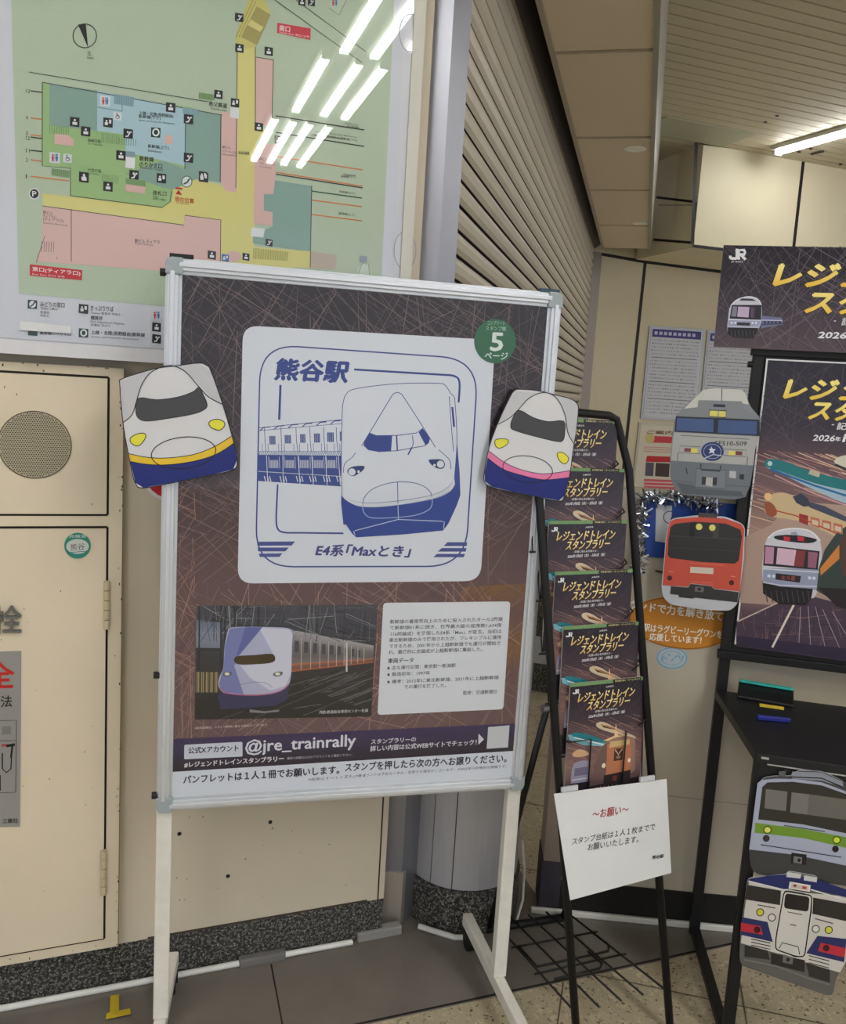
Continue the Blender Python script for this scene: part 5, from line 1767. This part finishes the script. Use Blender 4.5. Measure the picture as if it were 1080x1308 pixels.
# ---- cut-outs hung on the display stand
GREY = ST_.moved(.030)
g = M(GREY).z(780, 300, 3.6)
o = [(400, 735), (425, 710), (480, 703), (550, 704), (600, 710), (620, 730), (640, 790), (684, 838), (685, 920), (660, 985), (655, 1050), (648, 1100), (640, 1150), (618, 1205), (570, 1218), (330, 1195), (290, 1165), (272, 1110), (272, 1020), (285, 900), (294, 840), (330, 795)]
o = rr(o, 22, 3)
g.slab(o, .004, (138, 142, 148), (150, 150, 152))
LT, DK = (176, 176, 174), (112, 118, 126)
g.poly([(400, 735), (425, 712), (480, 705), (600, 712), (620, 732), (632, 780), (605, 775), (600, 765), (405, 760), (398, 792), (335, 800)], (206, 206, 200), 1)
g.poly([(400, 762), (600, 768), (612, 800), (680, 832), (682, 848), (298, 835), (330, 800), (398, 792)], (134, 138, 142), 2)
g.line([(510, 706), (508, 765)], 3, INK, 3); g.poly([(470, 778), (525, 780), (525, 793), (470, 791)], (40, 42, 60), 3)
g.poly([(455, 808), (492, 810), (490, 836), (452, 834)], (222, 214, 110), 4); g.poly([(496, 810), (528, 812), (527, 838), (494, 836)], (222, 214, 110), 4); g.line([(452, 806), (530, 808), (528, 840), (450, 836)], 3, INK, 5, True)
g.poly([(298, 834), (684, 850), (684, 925), (292, 905)], (30, 38, 52), 3)
g.poly([(304, 842), (472, 848), (470, 908), (299, 900)], (70, 92, 140), 4); g.poly([(494, 850), (672, 858), (668, 918), (490, 910)], (66, 88, 136), 4)
g.poly([(290, 908), (683, 928), (662, 990), (655, 1060), (276, 1038), (284, 950)], LT, 2)
g.line([(320, 922), (635, 940)], 3, (90, 90, 92), 3)
g.text('EF510-509', (478, 968), (622, 970), 20, (60, 60, 62), 4, .02)
for q in ([(318, 970), (412, 975), (408, 1006), (314, 1002)], [(520, 985), (622, 990), (618, 1020), (516, 1014)]):
    g.line(q, 3, (96, 98, 100), 3, True)
g.poly([(338, 980), (368, 982), (366, 998), (336, 996)], (120, 60, 60), 4); g.poly([(368, 981), (398, 983), (396, 1004), (366, 1001)], (228, 218, 100), 4)
g.poly([(542, 992), (572, 994), (570, 1014), (540, 1012)], (228, 218, 100), 4); g.poly([(574, 994), (604, 996), (602, 1014), (572, 1012)], (120, 60, 60), 4)
g.ell(466, 996, 52, 44, (40, 56, 110), 4, 0, 30); g.ring(466, 996, 40, 33, 2, (190, 200, 220), 5)
g.poly([(460, 972), (468, 985), (482, 986), (472, 995), (476, 1008), (464, 1000), (450, 1006), (456, 993), (448, 984), (459, 984)], (220, 226, 236), 6); g.line([(425, 1030), (470, 1010), (510, 1016)], 5, (180, 190, 214), 6)
g.poly([(276, 1040), (655, 1062), (648, 1100), (640, 1150), (618, 1205), (570, 1216), (330, 1194), (292, 1164), (272, 1110)], DK, 2)
g.line([(305, 1040), (308, 1000)], 3, (70, 72, 76), 4); g.line([(625, 1058), (628, 1020)], 3, (70, 72, 76), 4)
g.poly([(392, 1075), (528, 1082), (525, 1168), (386, 1160)], (124, 130, 138), 3); g.line([(392, 1075), (528, 1082), (525, 1168), (386, 1160)], 2.5, (60, 64, 70), 4, True)
g.line([(412, 1055), (414, 1080), (500, 1086), (505, 1062)], 8, (60, 64, 70), 4)
g.poly([(418, 1112), (488, 1116), (486, 1152), (416, 1148)], (50, 52, 56), 5); g.poly([(438, 1114), (468, 1116), (466, 1158), (434, 1152)], (190, 190, 186), 6)
g.line([(345, 1070), (350, 1100)], 6, (60, 64, 70), 4); g.poly([(545, 1085), (575, 1088), (573, 1120), (543, 1116)], (190, 192, 194), 4); g.poly([(592, 1100), (612, 1102), (610, 1126), (590, 1123)], (40, 42, 46), 4)
g.line([(285, 1130), (380, 1140)], 2, (70, 74, 80), 4); g.line([(530, 1150), (640, 1160)], 2, (70, 74, 80), 4)
g.poly([(300, 1140), (380, 1150), (386, 1165), (600, 1180), (610, 1205), (330, 1190)], (88, 94, 100), 3)
mark(g.fin('train_cutout', 'print_gloss'), 'grey locomotive cutout with round blue badge on the display stand post', 'cutout', 'train cutouts')
g = M(ST_.moved(.034)).z(760, 600, 3.375)
o = rr([(318, 222), (340, 208), (440, 196), (560, 202), (630, 230), (645, 250), (640, 380), (625, 500), (612, 580), (580, 608), (470, 605), (320, 580), (290, 545), (285, 500), (295, 400), (305, 280)], 16, 3)
g.slab(o, .004, (196, 200, 206), (170, 170, 172))
g.poly([(320, 224), (345, 212), (440, 204), (560, 210), (628, 235), (642, 255), (634, 380), (622, 525), (510, 512), (500, 500), (410, 490), (400, 505), (290, 498), (298, 400), (308, 282)], (204, 84, 66), 1)
g.poly([(445, 185), (525, 190), (524, 208), (443, 204)], (70, 66, 64), 1)
g.poly([(325, 245), (345, 232), (430, 224), (560, 232), (625, 258), (632, 290), (618, 392), (600, 405), (460, 398), (320, 380), (312, 365), (315, 300)], (48, 48, 48), 2)
g.line([(320, 285), (628, 300)], 2.5, (70, 70, 70), 3); g.line([(318, 335), (622, 352)], 2.5, (64, 64, 64), 3); g.poly([(408, 228), (432, 226), (426, 290), (404, 288)], (30, 30, 30), 3); g.poly([(508, 232), (534, 232), (530, 295), (506, 292)], (66, 66, 64), 3)
g.ell(447, 246, 14, 14, (232, 226, 110), 4); g.ell(504, 250, 14, 14, (232, 226, 110), 4)
g.poly([(410, 418), (510, 424), (508, 450), (408, 444)], (216, 206, 190), 3); g.line([(410, 402), (555, 412)], 4, (226, 110, 90), 3); g.line([(414, 482), (506, 488)], 4, (226, 110, 90), 3)
for x, y in ((320, 467), (587, 487)):
    g.ell(x, y, 11, 11, (80, 30, 30), 3); g.line([(x - 4, y - 28), (x + 16, y - 26)], 3, (230, 150, 130), 3)
g.poly([(325, 502), (400, 508), (410, 492), (500, 502), (510, 514), (618, 528), (612, 572), (500, 560), (430, 552), (420, 556), (360, 550), (358, 540), (322, 536)], (52, 52, 54), 2)
g.poly([(430, 503), (468, 506), (466, 528), (428, 525)], (110, 110, 112), 4); g.ell(448, 515, 7, 7, (30, 30, 30), 5)
mark(g.fin('train_cutout', 'print_gloss'), 'red orange commuter train cutout hanging below the grey locomotive cutout', 'cutout', 'train cutouts')
FRN = Pl(tf_l - TDR * .0 - sn * .002, TDR)
g = M(FRN.moved(.0075)).z(900, 960, 3.76)
o = rr([(268, 130), (330, 118), (420, 118), (440, 92), (560, 95), (660, 140), (690, 170), (760, 190), (760, 660), (640, 640), (500, 620), (250, 590), (220, 560), (212, 470)], 26, 3)
g.slab(o, .004, (70, 70, 72), (190, 192, 196))
g.poly([(412, 120), (420, 96), (560, 100), (660, 145), (664, 170), (560, 140), (420, 130)], (140, 144, 156), 1); g.line([(410, 122), (560, 128), (664, 172)], 5, INK, 3); g.poly([(355, 95), (388, 93), (386, 120), (352, 118)], (90, 92, 96), 2)
g.poly([(252, 152), (272, 136), (340, 130), (440, 132), (560, 148), (660, 185), (760, 230), (760, 560), (677, 548), (430, 495), (212, 470), (230, 330)], (168, 174, 194), 2)
g.poly([(275, 170), (300, 148), (420, 145), (560, 162), (680, 205), (760, 240), (760, 410), (470, 350), (255, 326)], (50, 48, 44), 3)
g.poly([(292, 180), (396, 192), (388, 286), (286, 272)], (116, 114, 108), 4); g.poly([(416, 196), (500, 205), (490, 303), (408, 292)], (120, 118, 112), 4); g.poly([(500, 205), (690, 232), (690, 330), (490, 303)], (104, 102, 96), 4)
g.poly([(242, 342), (470, 372), (700, 415), (760, 430), (760, 480), (700, 468), (470, 415), (238, 390)], (112, 150, 50), 4)
g.line([(380, 355), (576, 384)], 4, INK, 5); g.line([(268, 447), (655, 508)], 4, INK, 5)
for x, y, c in ((300, 376, (226, 230, 110)), (632, 425, (214, 230, 60)), (294, 417, (60, 52, 52)), (626, 468, (40, 26, 28))):
    g.ell(x, y, 17 if c[0] > 100 else 14, 16 if c[0] > 100 else 14, c, 6); g.ring(x, y, 17 if c[0] > 100 else 14, 16 if c[0] > 100 else 14, 4, INK, 7)
g.poly([(220, 474), (430, 500), (760, 565), (760, 655), (640, 636), (500, 615), (250, 586), (224, 556)], (64, 64, 64), 3)
g.poly([(415, 485), (488, 495), (486, 545), (412, 536)], (30, 30, 32), 5); g.poly([(426, 502), (466, 508), (464, 540), (424, 534)], (120, 120, 124), 6); g.ell(452, 522, 8, 9, (20, 20, 20), 7)
mark(g.fin('train_cutout', 'print_gloss'), 'silver train cutout with lime green stripe on the table front', 'cutout', 'train cutouts')
g = M(FRN.moved(.013)).z(900, 960, 3.76)
o = rr([(205, 610), (395, 590), (400, 575), (540, 600), (545, 625), (640, 655), (760, 690), (745, 960), (660, 1035), (630, 1090), (612, 1172), (580, 1170), (180, 1030), (165, 1000), (172, 860)], 20, 3)
g.slab(o, .004, (96, 96, 92), (190, 192, 196))
g.poly([(205, 615), (300, 596), (395, 590), (540, 615), (760, 690), (760, 720), (640, 690), (500, 658), (380, 660), (212, 625)], (34, 42, 100), 2)
g.poly([(394, 578), (462, 588), (458, 610), (390, 602)], (206, 208, 204), 5); g.poly([(476, 594), (538, 604), (536, 628), (474, 618)], (206, 208, 204), 5)
g.poly([(212, 625), (380, 662), (380, 690), (500, 680), (640, 692), (760, 722), (750, 870), (648, 1062), (440, 1000), (440, 985), (350, 970), (172, 920), (190, 760)], (206, 202, 194), 3)
g.poly([(205, 640), (365, 668), (360, 738), (190, 710)], (46, 44, 42), 4); g.poly([(515, 700), (760, 745), (745, 830), (508, 778)], (46, 44, 42), 4)
g.line([(208, 622), (378, 664), (505, 662), (660, 708), (760, 730)], 6, (222, 222, 218), 5)
g.poly([(406, 622), (508, 640), (504, 676), (400, 660)], (222, 220, 214), 6); g.line([(406, 622), (508, 640), (504, 676), (400, 660)], 4, INK, 7, True); g.poly([(416, 634), (496, 648), (494, 666), (412, 654)], (190, 186, 180), 7); g.ell(432, 644, 8, 7, (150, 60, 60), 8); g.poly([(468, 646), (488, 650), (486, 662), (466, 658)], (200, 60, 50), 8)
door_ = rr([(384, 670), (514, 692), (508, 770), (478, 985), (440, 985), (338, 950), (340, 900), (376, 690)], 18, 3)
g.poly(door_, (208, 206, 198), 5); g.line(door_, 6, INK, 6, True); g.line(grow(door_, 8), 3, (222, 220, 214), 6, True)
g.poly(rr([(386, 680), (502, 698), (496, 770), (378, 752)], 16, 3), (40, 34, 36), 7); g.line([(396, 770), (466, 784)], 4, (60, 58, 56), 7); g.line([(408, 830), (438, 836)], 5, (60, 58, 56), 7)
g.line([(356, 945), (370, 918), (448, 938), (454, 975)], 4, INK, 7)
for x, y, c in ((265, 772, (206, 204, 70)), (321, 797, (214, 212, 206)), (532, 852, (214, 212, 206)), (594, 857, (206, 204, 70))):
    g.ell(x, y, 17, 17, c, 6); g.ring(x, y, 17, 17, 4, INK, 7)
g.line([(252, 736), (338, 752)], 5, (70, 68, 68), 6); g.line([(528, 802), (614, 826)], 5, (70, 68, 68), 6)
g.poly([(178, 795), (300, 818), (326, 915), (172, 880)], (40, 46, 96), 5); g.poly([(172, 822), (265, 838), (278, 880), (172, 862)], (190, 48, 62), 6); g.ell(250, 856, 14, 14, (70, 20, 24), 7); g.ring(250, 856, 14, 14, 3, INK, 8)
g.poly([(540, 885), (680, 900), (668, 1012), (486, 968)], (40, 46, 96), 5); g.poly([(556, 918), (676, 945), (668, 988), (542, 958)], (190, 48, 62), 6); g.ell(582, 944, 14, 14, (70, 20, 24), 7); g.ring(582, 944, 14, 14, 3, INK, 8)
for i in range(3):
    g.line([(222, 900 + i * 15), (314, 920 + i * 15)], 4, INK, 6); g.line([(498, 980 + i * 17), (596, 1006 + i * 17)], 4, INK, 6)
g.poly([(190, 930), (300, 955), (310, 1000), (190, 985)], (50, 48, 48), 4); g.poly([(318, 968), (480, 1002), (478, 1060), (316, 1020)], (44, 42, 42), 5); g.poly([(484, 1012), (600, 1050), (600, 1110), (500, 1080)], (50, 48, 48), 4)
g.poly([(376, 975), (424, 984), (420, 1022), (372, 1012)], (110, 108, 106), 6); g.ell(398, 1000, 9, 10, (40, 38, 38), 7)
g.line([(188, 1000), (340, 1030), (500, 1090), (600, 1120)], 8, (120, 118, 114), 5)
mark(g.fin('train_cutout', 'print_gloss'), 'white and navy train cutout with red corners hanging below the green striped one', 'cutout', 'train cutouts')

# ---- things on the stamp table
a, b, c_, d_ = flr(942, 880, tz), flr(1012, 892, tz), flr(1022, 912, tz), flr(950, 903, tz)
su = (b - a).normalized(); svv = V((-su.y, su.x, 0))
t = thing('stamp_case', 'black stamp case with a teal back edge on the black table', 'stamp case', (a + c_) / 2)
o0 = V((*((a + d_) / 2).xy, tz + .0005))
g = M()
w1 = (b - a).length
dd_ = .085
oo = V((*a.xy, tz + .0005))
g.hexa([oo - svv * dd_, oo + su * w1 - svv * dd_, oo + su * w1, oo] + [oo - svv * dd_ + Z * .008, oo + su * w1 - svv * dd_ + Z * .008, oo + su * w1 + Z * .026, oo + Z * .026], (30, 30, 32))
g.fin('case', 'plastic', t, bevel=.003)
g = M()
g.box(oo + su * (w1 / 2) + Z * .0275 - svv * .010, su * (w1 - .004), svv * .018, Z * .005, (50, 186, 176)); g.fin('teal_edge', 'plastic', t, bevel=.0015)
g = M()
p0, p1 = flr(969, 905, tz + .012), flr(1000, 909, tz + .012)
g.bar(V((*p0.xy, tz + .0215)), V((*p1.xy, tz + .0205)), .010, .006, (222, 190, 60)); g.fin('yellow_label', 'plastic', t, bevel=.001)
g = M()
p0, p1 = flr(965, 914, tz + .006), flr(1007, 918, tz + .006)
dn_ = (p1 - p0).normalized(); off_ = V((dn_.y, -dn_.x, 0)) * .012
g.bar(V((*p0.xy, tz + .0065)) + off_, V((*p1.xy, tz + .0065)) + off_, .012, .011, (44, 48, 140))
mark(g.fin('marker_pen', 'plastic', bevel=.002), 'dark blue pen lying in front of the black stamp case', 'pen')

# ================================================================== ON THE RIGHT WALL AND THE FAR WALL
g = M(RW.moved(.0015)).z(760, 600, 3.375)
g.slab([(145, 600)] and ellp(370, 661, 226, 112, .10, 44), .001, (200, 132, 44))
g.ring(370, 661, 222, 108, 3, (150, 90, 30), 1, .10, 44)
g.text('グラウンドで力を解き放て！', (60, 590), (565, 655), 40, (248, 242, 228), 2, .035)
g.text('熊谷駅はラグビーリーグワンを', (150, 690), (545, 728), 34, (248, 242, 228), 2, .035)
g.text('応援しています！', (232, 735), (455, 752), 32, (248, 242, 228), 2, .035)
mark(g.fin('wall_sticker', 'print'), 'large orange oval sticker with white lettering on the cream right wall', 'sticker')
g = M(RW.moved(.0008)).z(760, 600, 3.375)
g.slab(ellp(330, 812, 70, 50, .05, 32), .0006, (176, 190, 196))
g.ring(330, 812, 64, 44, 5, (110, 160, 190), 1, .05); g.ring(330, 812, 46, 30, 3, (130, 170, 194), 1, .05)
for i in range(7):
    g.line([(285 + i * 14, 825 - (i % 3) * 14), (296 + i * 14, 802 + (i % 2) * 12)], 6, (120, 166, 192), 2)
mark(g.fin('wall_sticker', 'print'), 'faded round pale blue sticker just below the orange oval sticker', 'sticker')
# blue poster with tinsel round it
BP = RW.moved(.006)
t = thing('wall_poster', 'blue poster behind the red orange train, bordered by silver tinsel', 'poster', BP.w(.45, 1.0))
g = M(BP).z(760, 600, 3.375)
g.slab([(205, 120), (620, 150), (600, 400), (215, 375)], .003, (36, 72, 150))
g.poly([(262, 150), (330, 155), (325, 318), (258, 308)], (190, 192, 196), 1)
g.ring(320, 205, 26, 26, 4, (60, 66, 90), 2); g.ring(345, 220, 20, 24, 4, (60, 66, 90), 2)
g.line([(258, 435), (300, 445)], 8, (60, 58, 52), 1)
g.fin('sheet', 'print', t)
rnd = random.Random(77)
g = M()
path = [(812, 735), (818, 715), (815, 690), (822, 665), (817, 642), (828, 634), (845, 636), (862, 634), (880, 640), (900, 642), (916, 650)]
for i in range(len(path) - 1):
    for k in range(46):
        tt = (i + rnd.random()) 
        j = int(tt); fr_ = tt - j
        j = min(j, len(path) - 2)
        px = path[j][0] * (1 - fr_) + path[j + 1][0] * fr_
        py = path[j][1] * (1 - fr_) + path[j + 1][1] * fr_
        a, b = RW.at(px, py, .03)
        c = RW.w(a, b, .026)
        d = V((rnd.gauss(0, 1), rnd.gauss(0, .55), rnd.gauss(0, 1))).normalized()
        n_ = V((rnd.gauss(0, 1), rnd.gauss(0, 1), rnd.gauss(0, 1))).normalized()
        wv = d.cross(n_).normalized() * .0022
        L_ = rnd.uniform(.014, .034)
        tip = c + d * L_
        if (tip - RW.o).dot(RW.n) < .006:
            d = d - RW.n * 2 * d.dot(RW.n); tip = c + d * L_
        kk = len(g.v)
        g.v += [tuple(c - wv), tuple(c + wv), tuple(tip + wv), tuple(tip - wv)]
        g.face([kk, kk + 1, kk + 2, kk + 3], C(rnd.choice([(226, 228, 232), (190, 194, 202), (210, 220, 236), (150, 154, 164)])))
tin = g.fin('tinsel_garland', 'tinsel')
mark(tin, 'silver tinsel garland draped along the top of the right wall around the blue poster', 'garland')

# framed timetables and notice on the far wall
FZ = FAR.moved(.012)
def timetable(q, label, seed, hdr=True):
    g = M(FZ)
    t = thing('timetable', label, 'timetable', FZ.w(*FZ.at(q[3][0], q[3][1])), 'framed timetables on the far wall')
    g.slab(q, .012, (168, 170, 172)); g.fin('frame', 'alu', t)
    g = M(FZ.moved(.002))
    def B(u, v): return tuple((q[0][i] * (1 - u) + q[1][i] * u) * (1 - v) + (q[3][i] * (1 - u) + q[2][i] * u) * v for i in (0, 1))
    R4 = lambda u0, v0, u1, v1: [B(u0, v0), B(u1, v0), B(u1, v1), B(u0, v1)]
    g.slab(R4(.04, .02, .96, .98), .001, (204, 206, 212))
    g.poly(R4(.06, .03, .94, .115), (70, 62, 130), 1)
    rnd = random.Random(seed)
    for i in range(9):
        g.poly(R4(.10 + i * .085, .055, .155 + i * .085, .09), (196, 196, 220), 2)
    for r in range(22):
        v = .14 + r * .037
        if r in (5, 12, 17):
            g.poly(R4(.08, v + .004, .9, v + .012), (110, 112, 124), 1)
            continue
        u = .07
        while u < .9:
            l = rnd.uniform(.012, .035)
            g.poly(R4(u, v, min(u + l, .92), v + .015), rnd.choice([(168, 170, 176), (184, 186, 192), (146, 148, 158)]), 1)
            u += l + rnd.uniform(.01, .02)
    g.fin('sheet', 'print', t)
def zq(pts, ox=780, oy=300, k=3.6): return [(ox + x / k, oy + y / k) for x, y in pts]
timetable(zq([(178, 418), (432, 434), (398, 862), (136, 845)]), 'framed white timetable with purple heading on the far wall, the left one', 51)
timetable(zq([(444, 438), (690, 453), (656, 880), (404, 865)]), 'framed white timetable on the far wall, beside it, half behind the header board', 52)
t = thing('notice_board', 'framed notice with red bands below the timetables on the far wall', 'notice', FZ.w(*FZ.at(816, 620)))
g = M(FZ); g.slab(zq([(130, 862), (400, 876), (380, 1200), (94, 1180)]), .012, (176, 170, 150)); g.fin('frame', 'alu', t)
g = M(FZ.moved(.002)).z(780, 300, 3.6)
g.slab([(138, 872), (390, 885), (372, 1190), (104, 1172)], .001, (214, 206, 186))
g.poly([(200, 925), (380, 932), (378, 962), (185, 955)], (206, 60, 74), 1); g.ell(178, 935, 22, 24, (206, 190, 120), 1)
g.text('ご案内', (165, 915), (285, 918), 16, (120, 70, 60), 2, .02)
g.poly([(165, 1016), (275, 1020), (272, 1046), (160, 1044)], (190, 40, 44), 1); g.poly([(160, 1046), (198, 1048), (194, 1110), (156, 1108)], (90, 84, 96), 1); g.poly([(206, 1048), (270, 1052), (266, 1114), (202, 1110)], (70, 56, 50), 1)
for i in range(3): g.poly([(152, 1122 + i * 16), (300, 1128 + i * 16), (299, 1138 + i * 16), (151, 1133 + i * 16)], (214, 90, 104), 1)
for i in range(3): g.line([(150, 975 + i * 10), (300, 981 + i * 10)], 3, (206, 130, 120), 1)
g.fin('sheet', 'print', t)
